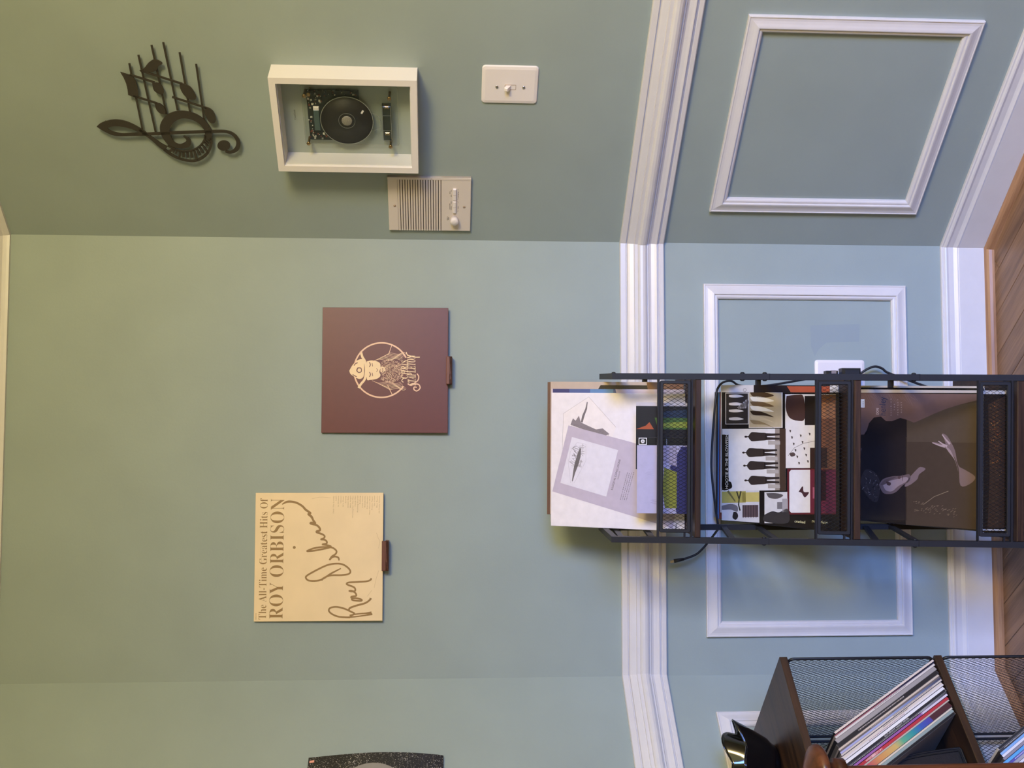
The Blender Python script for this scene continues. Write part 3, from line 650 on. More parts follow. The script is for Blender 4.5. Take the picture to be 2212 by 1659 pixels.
MB().tube(cr(pts, 6), .0032, 8).build('cord', 'rubber', c)
c = thing('usb_cable', FB, 'black cable with a metal tip hanging left of the rack', 'cable')
A = lambda x, y, o: (*onplane(FB, x, y, o), o)
pts = [A(1456, 1212, .045), A(1476, 1208, .045), A(1503, 1198, .045), A(1519, 1184, .05), A(1529, 1172, .055), A(1546, 1150, .08), A(1551, 1138, .118), A(1546, 1100, .124), A(1538, 1030, .124), A(1537, 985, .124), A(1541, 920, .124), A(1546, 860, .124), A(1551, 838, .120), A(1562, 826, .11), A(1580, 823, .09), A(1600, 833, .08), (-.372, .62, .075), (-.352, .5, .06), (-.345, .45, .045), (-.3445, .434, .028)]
MB().tube(cr(pts, 6), .0028, 8).build('cord', 'rubber', c)
a, b, d = Vector(A(1448, 1214, .045)), Vector(A(1456, 1212, .045)), Vector(A(1477, 1208, .045))
m = MB(); m.tube([b, d], [.0052, .0036], 10); m.build('grip', 'rubber', c)
m = MB(); m.bar(a, b, .006, .0026); m.build('metal_tip', 'metal', c)

# ------------------------------------------------------------------ three-tier rack
ex = Vector((math.cos(YAW), -math.sin(YAW), 0)); ez = Vector((-math.sin(YAW), -math.cos(YAW), 0))
RK = frame(Vector((-.5513, -.4827, 0)), ex, UP, ez); KS = .12303
rack = thing('record_rack', RK, 'black metal record rack with wooden shelves and mesh fronts', 'rack')
tb = .0130; XL, XR, ZR, HT = -.1858, .1742, -.3250, 1.052
fz = lambda h: -KS*h
for x in (XL, XR):
    m = MB(); m.bar((x, 0, fz(0)-tb/2), (x, HT, fz(HT)-tb/2), tb, tb); m.build('front_post', 'rack_black', rack)
    m = MB(); m.bar((x, 0, ZR), (x, HT-.012, ZR), tb, tb); m.build('rear_post', 'rack_black', rack)
    m = MB(); m.bar((x, HT-.0065, fz(HT)), (x, HT-.0065, ZR-tb/2), tb, tb); m.build('top_bar', 'rack_black', rack)
    for h in (.7125, .3945):
        m = MB(); m.bar((x, h-.0008, fz(h)-tb/2), (x, h+.0008, fz(h)-tb/2), tb+.0008, tb+.0008); m.build('post_joint', 'wire_black', rack)
    for hf, hr in ((1.027, 1.018), (.960, .944), (.786, .752), (.689, .668), (.478, .404), (.390, .341), (.10, .06)):
        m = MB(); m.bar((x, hf, fz(hf)-tb), (x, hr, ZR+tb/2), .006, .013); m.build('side_bar', 'rack_black', rack)
sg = 1
for x, hs in ((XR, (.7695, .7215, .4045)), (XL, (.7215, .4005))):
    for h in hs:
        for s_ in (-1, 1):
            mm = T(x+s_*tb/2, h, fz(h)-tb/2) @ RY(s_*math.pi/2)
            MB().lathe([(.0052, 0), (.0050, .0015), (.003, .0032), (.001, .0034)], 14, None, mm).build('bolt', 'wire_black', rack)
MB().lathe([(.0048, 0), (.0046, .0015), (.001, .003)], 14, None, T(XR+tb/2, HT-.0065, -.155) @ RY(math.pi/2)).build('bolt', 'wire_black', rack)
for h in (.944, .668, .341):
    m = MB(); m.bar((XL+tb/2, h, ZR), (XR-tb/2, h, ZR), .011, .011, (0, 1, 0)); m.build('rear_bar', 'rack_black', rack)
def mesh_strands(m, x0, x1, y0, y1, px, py, wd, th, z=0., M=None):
    # expanded-metal diamonds: two families of strands clipped to the rectangle
    sl = py/px
    for sg in (1, -1):
        k0 = -int((y1-y0)/py)-2; k1 = int((x1-x0)/px)+int((y1-y0)/py)+3
        for k in range(k0, k1):
            xs = x0+k*px                      # line through (xs, y0) with slope sg*sl
            pts = []
            for x in (x0, x1):
                y = y0+(x-xs)*sl*sg
                if y0 <= y <= y1: pts.append((x, y))
            for y in (y0, y1):
                x = xs+(y-y0)/(sl*sg)
                if x0 <= x <= x1: pts.append((x, y))
            if len(pts) < 2: continue
            a, b = min(pts), max(pts)
            if math.dist(a, b) < .002: continue
            d = math.dist(a, b); nx, ny = -(b[1]-a[1])/d*wd/2, (b[0]-a[0])/d*wd/2; zz = z+(th*.3 if sg > 0 else -th*.3)
            v = [(a[0]+nx, a[1]+ny, zz), (b[0]+nx, b[1]+ny, zz), (b[0], b[1], zz+th), (a[0], a[1], zz+th), (a[0]-nx, a[1]-ny, zz), (b[0]-nx, b[1]-ny, zz)]
            m.add(v, [(0, 1, 2, 3), (3, 2, 5, 4), (0, 4, 5, 1)], None, M)
tiers = [(.8717, .8590, .8770, .8815, .9487, .9535), (.5314, .5172, .5352, .5390, .6092, .6135), (.1895, .174, .1985, .2030, .2685, .2715)]
TILT = math.atan(KS)
for bt, bb, l0, p0, p1_, t1 in tiers:
    zf = fz(bt)
    m = MB(); m.bbox(XL+tb/2+.0002, XR-tb/2-.0002, -bt+bb, 0, ZR+.007, zf, .0015, None, T(0, bt, 0)); m.build('shelf_board', 'walnut', rack)
    for h0, h1 in ((l0, p0-.0005), (p1_+.0005, t1)):
        hc = (h0+h1)/2; m = MB(); m.bar((XL+tb/2, hc, fz(hc)-.004), (XR-tb/2, hc, fz(hc)-.004), h1-h0, .008, (0, 1, 0)); m.build('cross_bar', 'rack_black', rack)
    Mp = T(0, p0, fz(p0)) @ RX(-TILT); hh = (p1_-p0)*1.0075; x0, x1 = -.1690, .1650
    m = MB(); O_ = rrect(x0, x1, 0, hh, .004, 3); I_ = rrect(x0+.0075, x1-.0075, .0075, hh-.0075, .002, 3); O2 = rrect(x0+.0012, x1-.0012, .0012, hh-.0012, .003, 3); I2 = rrect(x0+.0063, x1-.0063, .0063, hh-.0063, .003, 3); k = len(O_)
    L4 = [(p, -.0065) for p in (O_,)][0:1]
    rings = [(O_, -.0075), (O_, -.0012), (O2, 0), (I2, 0), (I_, -.0012), (I_, -.0075)]
    vs = [(q[0], q[1], z) for ring_, z in rings for q in ring_]
    fs = [(r_*k+i, r_*k+(i+1) % k, (r_+1)*k+(i+1) % k, (r_+1)*k+i) for r_ in range(5) for i in range(k)]
    m.add(vs, fs, None, Mp); pf = m.build('mesh_frame', 'rack_black', rack)
    m = MB(); mesh_strands(m, x0+.007, x1-.007, .007, hh-.007, .0082, .0142, .00085, .0007, -.004, Mp)
    tag(m.build('wire_mesh', 'wire_black', pf), kind='stuff')
    for s_ in ((XL+tb/2+.0003, x0-.0003), (x1+.0003, XR-tb/2-.0003)):
        hc = p0+.012; m = MB(); m.bar((s_[0], hc, fz(hc)-.004), (s_[1], hc, fz(hc)-.004), .004, .004, (0, 1, 0)); m.build('hinge_pin', 'rack_black', rack)

# records in the rack: (centre x, lean, board height, bottom z) and a stack going back
def stack(bt, lz, lean, items, gap=.0012):
    th_ = math.radians(lean); z = lz; out = []
    for nm, label, xc, thk, rotz, edge, front, pm, lift in items:
        Mw = RK @ T(xc, bt+.0006+thk*math.sin(th_)+abs(math.sin(math.radians(rotz)))*LP/2+lift, z) @ RX(-th_) @ RZ(math.radians(rotz))
        r_ = jacket(nm, Mw, label, thk, front=front, pm=pm); out.append(r_); z -= (thk+gap)/math.cos(th_)
    return out
def ap(X, Y, x0, y0, s): return ((y0-Y)/s-.5)*LP, (1-(X-x0)/s)*LP
# top tier
t1 = stack(.8717, -.199, 20, [
    ('record_sleeve', 'white speckled record sleeve with lavender card print, front of the rack top', -.0215, .005, 0, '', 'e9e2e6', 'print', 0),
    ('record_sleeve', 'blue and pink edged record sleeve just behind the white speckled one', -.0125, .004, 0, '', 'd3c4cb', 'print_gloss', .0005),
    ('record_sleeve', 'plastic bagged pale record sleeve with black disc print, rack top', .0045, .004, 0, '', 'c9b6a6', 'print_gloss', .0015),
    ('record_sleeve', 'brown record sleeve at the back of the rack top', .0035, .004, 0, '', '6d4c3d', 'print', .008)])
q1 = lambda X, Y: ap(X, Y, 92, 1488, 1190)
def a1(m):
    z = .0002; G = '6f666c'
    r2 = random.Random(11)
    for k in range(260):
        x, y = r2.uniform(-.5, .5)*LP, r2.uniform(0, 1)*LP; s_ = r2.uniform(.0003, .0008)
        m.poly([(x, y), (x+s_, y+s_*.3), (x+s_*.4, y+s_)], .0001, r2.choice(('c8bfc6', 'b5acb4', 'd2cad0')))
    house = [q1(*p) for p in ((195, 800), (203, 483), (433, 333), (678, 598))]
    m.poly(house+[q1(620, 760), q1(400, 800)], .00015, 'ece3e3')
    m.ribbon([(*p, .0006) for p in house], z, z, 'a09696')
    m.ribbon([(*q1(*p), w_*LP/1190) for p, w_ in (((420, 378), 8), ((410, 440), 16), ((385, 500), 20), ((370, 560), 18))], z, z, G)
    m.poly([q1(*p) for p in ((268, 582), (290, 525), (315, 545), (345, 500), (362, 560), (430, 590), (500, 620), (560, 610), (622, 660), (560, 680), (470, 655), (380, 620))], z, '857b82')
    for k in range(26):
        t = k/25; x = 275+330*t; y = 585+75*t; m.ribbon([(*q1(x, y-18), .0005), (*q1(x+14, y+34), .0005)], z+.00005, z+.00005, G)
    m.poly([q1(*p) for p in ((250, 588), (105, 1180), (970, 1410), (1180, 1466), (1280, 858), (800, 722))], z+.0001, 'bfb3c4')
    m.poly([q1(*p) for p in ((282, 690), (178, 1102), (595, 1210), (698, 798))], z+.00015, 'ded9e4')
    m.ribbon([(*q1(*p), .0004) for p in ((330, 738), (270, 820), (250, 920), (272, 1098), (305, 1098), (410, 900), (410, 752), (330, 738))], z+.0002, z+.0002, 'a59ea8')
    m.ribbon([(*q1(*p), w_*LP/1190) for p, w_ in (((360, 790), 14), ((345, 860), 34), ((325, 930), 36), ((305, 1000), 22), ((287, 1085), 6))], z+.0002, z+.0002, '6a6468')
    for k in range(46):
        t = r2.random(); x = 350-40*t; y = 770+190*t; a = r2.choice((-1, 1)); l = r2.uniform(22, 62)
        m.ribbon([(*q1(x, y), .0005), (*q1(x+a*l*.6+8, y+r2.uniform(-20, 14)), .0004), (*q1(x+a*l, y+r2.uniform(-34, 10)), .0008)], z+.00022, z+.00022, '5e585c')
    m.text('ILLOGICAL CONCLUSIONS', q1(652, 1150), q1(722, 882), .0046, z+.0002, '2b262c')
    m.text('Volume III', q1(702, 1056), q1(718, 985), .0028, z+.0002, '4b464c')
    for k in range(4):
        X0 = 722+k*18; m.marks(q1(X0, 1235), q1(X0+64, 990), .0013, z+.0002, '6a646a', 16, k)
    for k in range(6): m.ribbon([(*q1(880+k*16, 1272+k*4), .0006), (*q1(888+k*16, 1300+k*4), .0006)], z+.0002, z+.0002, '6a646a')
    m.marks(q1(1216, 1478), q1(1216, 1420), .002, z+.0002, '2b262c', 5); m.marks(q1(1208, 1470), q1(1208, 1435), .002, z+.0002, '2b262c', 3)
art(t1[0], a1)
def a1b(m):
    m.poly([(LP/2-.0185, .30), (LP/2, .30), (LP/2, .16), (LP/2-.0185, .155)], .0002, '4e5f92'); m.poly([(LP/2-.0185, .31), (LP/2, .31), (LP/2, .27), (LP/2-.0185, .27)], .0003, '3c3f70')
    m.poly([(LP/2-.0185, .22), (LP/2, .22), (LP/2, .165), (LP/2-.0185, .165)], .0003, '5f86b4')
art(t1[1], a1b, pm='print_gloss')
def a1c(m):
    m.poly([(x, y) for x, y in circ(LP/2-.05, .135, .072, 40) if x < LP/2-.001], .0002, '1d1b1e'); m.poly([(LP/2-.03, .0), (LP/2-.0005, .0), (LP/2-.0005, .085), (LP/2-.03, .08)], .0003, '7d5a44')
art(t1[2], a1c, pm='print_gloss')
m = MB(); n = 26
vs = []; fs = []
for i in range(n+1):
    for j in range(9):
        x = -LP/2-.003+(LP+.010)*j/8; y = -.0+(LP+.006)*i/n
        vs.append((x, y, .0012+.0028*abs(math.sin(i*2.1+j*1.7))*(1 if j > 5 else .1)))
for i in range(n):
    for j in range(8): a = i*9+j; fs.append((a, a+1, a+10, a+9))
m.add(vs, fs, smooth=True); m.build('plastic_bag', 'polybag', t1[2])
# small printed cards standing in the top basket
def card(xc, wd, hg, lz, label, fn, edge='cfc9d2'):
    lean = math.radians(9)
    r_ = thing('printed_card', RK @ T(xc, .8717+.0006+.003*math.sin(lean), lz) @ RX(-lean), label, 'card', 'cards in the top basket')
    MB().bbox(-wd/2, wd/2, 0, hg, -.003, 0, .0004, edge).build('card', 'print_gloss', r_); art(r_, fn, pm='print_gloss'); return r_
def c1_(m):
    w2, h = .085, .1185; z = .0002
    m.poly([(-w2, 0), (w2-.0175, 0), (w2-.0175, h), (-w2, h)], z, 'b7b2d2'); m.poly([(w2-.0175, 0), (w2, 0), (w2, h), (w2-.0175, h)], z, '1d1c22')
    m.poly([(-w2, 0), (w2-.02, 0), (w2-.02, .020), (.02, .045), (-.04, .038), (-w2, .03)], z+.0001, '37366a'); m.poly([(-w2+.012, .03), (.008, .03), (.018, .058), (-.03, .062), (-w2+.012, .056)], z+.00012, '8d9040')
    m.poly([(.02, .03), (w2-.02, .03), (w2-.02, .068), (.03, .06)], z+.00012, 'a59dbb')
    m.ring(rrect(w2-.0165, w2-.001, h-.022, h-.0035, .001, 2), rrect(w2-.015, w2-.0025, h-.0205, h-.005, .001, 2), z, z+.0001, 'e6e4ea')
    m.ring(circ(w2-.0087, h-.0127, .0045, 20), circ(w2-.0087, h-.0127, .0012, 20), z, z+.0001, 'd8d6dc'); m.marks((w2-.016, .052), (w2-.002, .052), .002, z+.0001, 'c9c7cf', 5)
    for k in range(5): m.ribbon([(-w2+.02+k*.002, .066, .0004), (-w2+.022+k*.0025, .085+.003*(k % 2), .0003)], z+.0002, z+.0002, '7a749a')
    for k in range(4): m.ribbon([(-.0+k*.004, .08, .0003), (.004+k*.003, .1-.002*k, .0003)], z+.0002, z+.0002, '9a94b8')
def c2_(m):
    w2, h = .075, .1195; z = .0002
    m.poly([(-w2, 0), (w2, 0), (w2, h), (-w2, h)], z, '23222b')
    m.poly([(w2-.06, h), (w2-.052, h-.022), (w2-.044, h-.03), (w2-.06, h-.04)], z+.0001, 'a9553a')
    m.poly([(w2-.06, .07), (w2-.034, .078), (w2-.034, .0), (w2-.06, 0)], z+.0001, '4b6a3c'); m.poly([(w2-.056, .06), (w2-.046, .07), (w2-.042, .0), (w2-.056, 0)], z+.0002, '8d9a45'); m.poly([(w2-.034, .07), (w2-.02, .06), (w2-.015, 0), (w2-.034, 0)], z+.0001, '2b3a55')
    m.poly([(w2-.008, 0), (w2, 0), (w2, h), (w2-.008, h)], z+.0002, 'c9c2c8')
card(-.0475, .170, .1185, -.149, 'lavender and black printed card in the top mesh basket', c1_)
card(.0405, .150, .1195, -.158, 'dark card with orange and green print behind the lavender card', c2_)

# middle tier
t2 = stack(.5314, -.1415, 49, [
    ('record_sleeve', 'record sleeve with a collage of old photos, front of the middle tier', -.0170, .004, .4, '', '1f1b1b', 'print_gloss', 0),
    ('record_sleeve', 'white and black record sleeve with orange print behind the photo collage', -.0015, .004, 0, '', 'd9d3d2', 'print_gloss', .001),
    ('record_sleeve', 'record sleeve with a red edge in the middle tier', -.0185, .004, 0, '', '7d3a34', 'print', .001),
    ('record_sleeve', 'record sleeve with a bright blue edge in the middle tier', -.0205, .004, 0, '', '3f6ea6', 'print', .002),
    ('record_sleeve', 'black record sleeve second from the back of the middle tier', -.0215, .004, 0, '', '19181b', 'print', .003),
    ('record_sleeve', 'grey rearmost record sleeve of the middle tier', -.0190, .004, 0, '', '8f8a88', 'print', .005)], .0035)
def clampq(x, y): e = .0004; return max(-LP/2+e, min(LP/2-e, x)), max(e, min(LP-e, y))
q2 = lambda X, Y: clampq(((1392+(X-302)*.103-Y)/(1125+(X-302)*.101)-.5)*LP, LP*(1-(X-302)/1170))
def a2(m):
    z = .0002; z2 = .0003; z3 = .0004
    R_ = lambda x0, x1, y0, y1, c, zz=z: m.poly([q2(*p) for p in ((x0, y0), (x1, y0), (x1, y1), (x0, y1))], zz, c)
    def blob(pts, c, zz=z2): m.poly([q2(*p) for p in cr(pts+[pts[0]], 4)[:-1]], zz, c)
    R_(345, 590, 272, 550, 'cfc9c6'); R_(352, 584, 278, 545, '35302f', z2)
    for y in (300, 370, 430, 500): blob([(385, y-8), (470, y-12), (540, y+4), (470, y+14), (390, y+10)], 'd4cecd', z3)
    for k in range(14): blob([(470+8*k, 400-6*k), (500+7*k, 392-3*k), (490+6*k, 412)], ('9b918f', '5b5250', 'c9c3c0')[k % 3], z3)
    R_(592, 935, 266, 582, 'd9d2c9'); R_(598, 925, 272, 576, 'b9a98c', z2)
    for k, c in ((0, '4b3a2a'), (1, 'e9e2d6'), (2, '6b553d'), (3, 'efe9de'), (4, '3a2d22'), (5, 'c9b897'), (6, '8f7c5d')):
        y = 285+k*40; blob([(605, y-15), (720, y-22+k*4), (850, y+10+k*8), (760, y+30), (640, y+22)], c, z3)
    R_(310, 965, 590, 1135, 'e2ddda'); R_(310, 378, 640, 1110, '1b1817', z2); blob([(378, 1050), (405, 1060), (410, 1110), (310, 1125), (312, 1010), (376, 1015)], '1b1817', z2)
    R_(905, 965, 590, 1140, '4a3a30', z2); R_(860, 905, 590, 1135, '9a8d82', z2)
    for y, hx in ((660, 560), (800, 535), (915, 545), (1045, 558)):          # plain standing silhouettes
        m.poly([q2(*p) for p in circ(hx+2, y, 15, 14, 9)], z3, '2f2725'); m.ribbon([(*q2(hx+12, y), .0022), (*q2(hx+34, y), .0030)], z3, z3, '2f2725')
        blob([(hx+30, y-8), (hx+48, y-30), (hx+70, y-40), (hx+140, y-36), (hx+215, y-30), (hx+220, y), (hx+215, y+30), (hx+140, y+36), (hx+70, y+40), (hx+48, y+30), (hx+30, y+8)], '3b322e', z3)
        for s_ in (-1, 1): m.ribbon([(*q2(hx+205, y+s_*17), .0075), (*q2(hx+270, y+s_*17), .0058), (*q2(hx+345, y+s_*20), .0042)], z3, z3, '372e2b')
        m.ribbon([(*q2(hx+230, y+52), .010), (*q2(hx+350, y+56), .008)], z2+.00005, z2+.00005, 'b3a9a1')
    m.text('HOOTIE & THE BLOWFISH', q2(374, 1118), q2(374, 640), .0085, z3, 'e0d6c2')
    R_(302, 700, 1135, 1420, 'cfccd0'); R_(305, 560, 1140, 1240, 'b0a458', z2); R_(520, 700, 1150, 1235, 'c4b56c', z2)
    blob([(300, 1265), (400, 1250), (470, 1270), (470, 1320), (400, 1300), (300, 1300)], '6f6b72', z2); R_(525, 690, 1262, 1370, '5c4c50', z2)
    for k in range(6): R_(530+k*27, 535+k*27, 1262, 1375, '2f2b2e', z3)
    for y in (1170, 1215): m.ribbon([(*q2(465 if y < 1200 else 510, 1140), .004), (*q2(490, 1210), .003), (*q2(485, 1260), .0035), (*q2(500, 1310), .004)], z3, z3, '3c3a30')
    m.ribbon([(*q2(370, 1135), .006), (*q2(450, 1230), .003)], z3, z3, '6b6540'); blob([(430, 1320), (465, 1325), (480, 1360), (455, 1390), (420, 1370)], '2d2a2c', z3)
    R_(752, 985, 1150, 1425, 'd6d2d2'); blob([(752, 1350), (830, 1320), (900, 1330), (985, 1300), (985, 1425), (755, 1410)], '3a3637', z2); blob([(770, 1160), (870, 1160), (940, 1180), (880, 1210), (800, 1200)], '5c5656', z2); R_(880, 930, 1240, 1300, '7b7678', z2); R_(930, 985, 1210, 1330, 'a7a1a3', z2)
    R_(960, 1440, 285, 940, 'e3dcd8'); blob([(975, 300), (1080, 290), (1140, 310), (1150, 500), (1080, 520), (1000, 490), (965, 400)], '4b3531', z2); R_(1150, 1260, 300, 560, '2a2322', z2); R_(1260, 1440, 290, 950, '7d5139', z2); R_(1270, 1430, 360, 500, 'a5714c', z3)
    for k in range(12): blob([(1000+17*k, 600+((k*57) % 300)), (1018+17*k, 605+((k*57) % 300)), (1010+17*k, 625+((k*57) % 300))], '4b3f3c', z2)
    blob([(1000, 810), (1040, 800), (1060, 825), (1020, 838)], '5a4a46', z2); m.ribbon([(*q2(990, 830), .0008), (*q2(1050, 760), .0008), (*q2(1140, 720), .0008), (*q2(1250, 700), .0008)], z3, z3, '6a5d58')
    R_(1180, 1260, 690, 760, 'ded6d0', z3); R_(1200, 1360, 760, 940, '3a2926', z3)
    R_(980, 1440, 945, 1350, '5e262c'); m.poly([q2(*p) for p in ((1000, 975), (1018, 955), (1200, 955), (1200, 1335), (1018, 1335), (1000, 1315))], z2, 'e3dedf'); R_(1200, 1440, 960, 1340, '6b2b3d', z2); R_(1225, 1300, 1110, 1210, 'a85a75', z3); R_(1300, 1350, 960, 1230, '2f1a20', z3)
    blob([(1090, 1150), (1130, 1100), (1140, 1150), (1190, 1155), (1150, 1200), (1120, 1160)], '4a3035', z3)
    m.text('cracked', q2(1115, 1400)[0:2], (q2(1115, 1400)[0], 0), .006, z3, '1f1b1b') if False else None
    x_, y_ = q2(1058, 1405); m.text('cracked rear view', q2(1410, 1436) if False else (q2(1060, 1412)[0]-.0, q2(1060, 1412)[1]), (q2(1380, 1438)[0], q2(1380, 1438)[1]), .0062, z3, 'e6dfae') if False else None
    for t, X0 in (('cracked', 1050), ('rear view', 1215)):
        a_ = q2(X0, 1398); wd = .0275 if t == 'cracked' else .040
        V_, F_ = text2d(t); x1_ = max(v[0] for v in V_); s_ = wd/x1_
        m.add([(a_[0]+v[1]*s_*1.1, a_[1]-v[0]*s_, z3) for v in V_] if False else [(a_[0]-.006+v[1]*0+v[0]*0+v[1]*s_, a_[1]-v[0]*s_, z3) for v in V_], F_, 'e6dfae')
art(t2[0], a2, pm='print_gloss')
def a2b(m):
    m.poly([(LP/2-.03, .02), (LP/2, .02), (LP/2, .22), (LP/2-.03, .22)], .0002, '2a2426'); m.poly([(LP/2-.022, .02), (LP/2-.002, .02), (LP/2-.002, .13), (LP/2-.016, .12)], .0003, 'b0573c')
    m.ring(circ(LP/2-.012, .245, .0045, 16), circ(LP/2-.012, .245, .0038, 16), .0001, .0002, '6a6466')
art(t2[1], a2b, pm='print_gloss')
# lower tier
t3 = stack(.1895, -.136, 47.5, [
    ('record_sleeve', 'dark brown and black record sleeve with a pale portrait, lower tier front', -.0170, .005, .4, '', '231d1c', 'print_gloss', 0),
    ('record_sleeve', 'worn cream record sleeve just behind the portrait sleeve', -.0110, .005, 0, '', 'b9aca0', 'print_worn', .002),
    ('record_sleeve', 'black bagged record sleeve in the lower tier', -.0060, .004, 0, '', '141316', 'print_gloss', .005),
    ('record_sleeve', 'yellowed white record sleeve in the lower tier', -.0015, .005, 0, '', 'c4b7a6', 'print_worn', -.002),
    ('record_sleeve', 'black rearmost record sleeve of the lower tier', -.0170, .004, 0, '', '1b1a1d', 'print', .006)])
q3 = lambda X, Y: clampq(((1393+(X-205)*.077-Y)/(1118+(X-205)*.089)-.5)*LP, LP*(1-(X-205)/1240))
def a3(m):
    z = .0002; z2 = .0003; z3 = .0004
    def blob(pts, c, zz=z2, n=4): m.poly([q3(*p) for p in cr(pts+[pts[0]], n)[:-1]], zz, c)
    R_ = lambda x0, x1, y0, y1, c, zz=z: m.poly([q3(*p) for p in ((x0, y0), (x1, y0), (x1, y1), (x0, y1))], zz, c)
    R_(207, 700, 640, 1392, '2a2323'); R_(690, 1440, 270, 1470, '4a3c31'); 
    m.poly([q3(*p) for p in ((207, 278), (1440, 270), (1440, 300), (1180, 370), (1070, 405), (960, 450), (800, 520), (770, 530), (700, 505), (640, 490), (560, 520), (500, 520), (450, 480), (380, 490), (330, 540), (310, 600), (280, 640), (207, 645))], z2, '6f5650')
    m.poly([q3(*p) for p in ((330, 540), (380, 490), (450, 480), (500, 520), (560, 520), (640, 490), (702, 505), (702, 660), (300, 650))], z2, '2a2323')
    m.poly([q3(*p) for p in ((702, 505), (770, 530), (800, 520), (960, 450), (1070, 405), (1180, 370), (1440, 330), (1440, 700), (702, 700))], z2, '55473a')
    for k in range(22):
        x = 215+k*26; m.ribbon([(*q3(x, 285+(k % 3)*8), .0004), (*q3(x+50, 330+(k % 5)*12), .0003)], z2+.00005, z2+.00005, '85706a')
    blob([(240, 1040), (290, 950), (370, 960), (420, 1010), (440, 1070), (430, 1180), (400, 1235), (330, 1200), (260, 1110)], '3c3230', z2)       # hair
    r2 = random.Random(5)
    for k in range(70):
        a = r2.uniform(0, 6.28); q = r2.uniform(.2, 1); x = 350+95*q*math.cos(a); y = 1090+130*q*math.sin(a); m.ribbon([(*q3(x, y), .0009), (*q3(x+r2.uniform(-22, 22), y+r2.uniform(-22, 22)), .0003)], z3, z3, r2.choice(('a3928e', '6f605d', '1d1818', '1d1818')))
    blob([(430, 1080), (470, 1030), (560, 1005), (640, 1000), (720, 985), (735, 1010), (720, 1050), (660, 1085), (600, 1140), (540, 1160), (470, 1150)], '6e5a58', z3)    # plain pale profile
    blob([(470, 1085), (520, 1050), (600, 1030), (690, 1010), (715, 1025), (690, 1055), (620, 1090), (560, 1135), (500, 1130)], '9c8584', z3+.00003); blob([(440, 1085), (480, 1040), (560, 1012), (600, 1010), (540, 1040), (490, 1075)], '5c4a49', z3+.00004)
    blob([(730, 1010), (790, 950), (830, 920), (880, 938), (820, 985), (800, 1030), (730, 1080), (680, 1090)], '7f6a68', z3)
    blob([(500, 1050), (545, 1060), (540, 1085), (510, 1080)], '4a3836', z3+.0001); blob([(615, 1005), (640, 1000), (640, 1022), (620, 1026)], '5a4442', z3+.0001); m.ribbon([(*q3(660, 990), .002), (*q3(662, 1045), .001)], z3+.0001, z3+.0001, '5a4442')
    blob([(935, 700), (1000, 705), (1060, 730), (1060, 690), (1035, 625), (1075, 640), (1110, 690), (1150, 770), (1180, 900), (1240, 940), (1330, 1000), (1290, 1060), (1200, 1080), (1180, 915), (1110, 780), (1010, 735)], '7f6965', z3)   # hand
    for a_, b_ in (((1035, 632), (1105, 715)), ((945, 705), (1060, 738)), ((1000, 690), (1080, 735))): m.ribbon([(*q3(*a_), .0022), (*q3((a_[0]+b_[0])/2, (a_[1]+b_[1])/2+4), .0034), (*q3(*b_), .0050)], z3+.00005, z3+.00005, 'b59c97')
    blob([(1060, 735), (1110, 770), (1160, 880), (1180, 960), (1150, 860), (1090, 780)], 'a08883', z3+.00006)
    for k in range(60): x = r2.uniform(760, 1160); y = 1340-.15*(1160-x)+r2.uniform(-60, 30); m.ribbon([(*q3(x, y), .0006), (*q3(x+14, y-6), .0003)], z3, z3, 'a08a70')
    m.ribbon([(*q3(860, 1250), .001), (*q3(960, 1180), .001), (*q3(1090, 1130), .0012)], z3, z3, '96836a'); blob([(207, 755), (255, 760), (240, 800), (207, 805)], '55474a', z3)
    m.poly([q3(*p) for p in ((228, 332), (286, 330), (286, 404), (228, 404))], z3, 'c9cfdf')
    m.marks(q3(246, 396), q3(246, 356), .0026, z3+.0001, '3a3a48', 4); m.marks(q3(276, 396), q3(276, 345), .0026, z3+.0001, '6a6a78', 4)
    m.text('DON', q3(428, 462), q3(428, 408), .0068, z3, 'c9b4ae'); m.text('henley', q3(497, 470), q3(497, 308), .0165, z3, '2f3448')
    for t, X0, y0, y1 in (('BUILDING', 555, 470, 322), ('THE', 588, 425, 368), ('PERFECT', 622, 466, 326), ('BEAST', 656, 444, 350)): m.text(t, q3(X0, y0), q3(X0, y1), .0026, z3, 'b59f9a', space=2.2)
art(t3[0], a3, pm='print_gloss')
m = MB(); vs = []; fs = []; n = 16
for i in range(n+1):
    for j in range(4): vs.append((LP/2-.004+.016*j/3, .02+.19*i/n, .0015+.003*abs(math.sin(i*1.9+j*2.3))))
for i in range(n):
    for j in range(3): a = i*4+j; fs.append((a, a+1, a+5, a+4))
m.add(vs, fs, smooth=True); m.build('plastic_bag', 'polybag', t3[2])

def c3_(m):
    w2, h = .1525, .060; z = .0002; r2 = random.Random(9)
    m.poly([(-w2, 0), (w2, 0), (w2, h), (-w2, h)], z, 'cfc8c2'); m.poly([(-w2+.003, .0075), (w2-.008, .0075), (w2-.008, h), (-w2+.003, h)], z+.0001, '1b1615')
    m.poly([(-w2+.006, .014), (w2-.012, .014), (w2-.03, .050), (-.03, .046), (-w2+.006, .05)], z+.00015, '3a2a20')
    for k in range(420):
        x = r2.gauss(.055, .05) if k < 300 else r2.uniform(-w2+.01, w2-.02); y = .018+.018*r2.random()+.012*r2.random(); s_ = r2.uniform(.0006, .0019)
        if abs(x) < w2-.014: m.poly([(x, y), (x+s_, y+s_*.4), (x+s_*.5, y+s_)], z+.0002, r2.choice(('d97a30', 'b85a24', 'f0a850', '8a4a28', '6a4632') if k < 300 else ('6a5444', '8a7260', '4a3a30')))
r_ = thing('printed_card', RK @ T(-.006, .1895+.0006+.003*math.sin(.12), -.0465) @ RX(-.12), 'dark card with orange glitter print and white border in the lower basket', 'card')
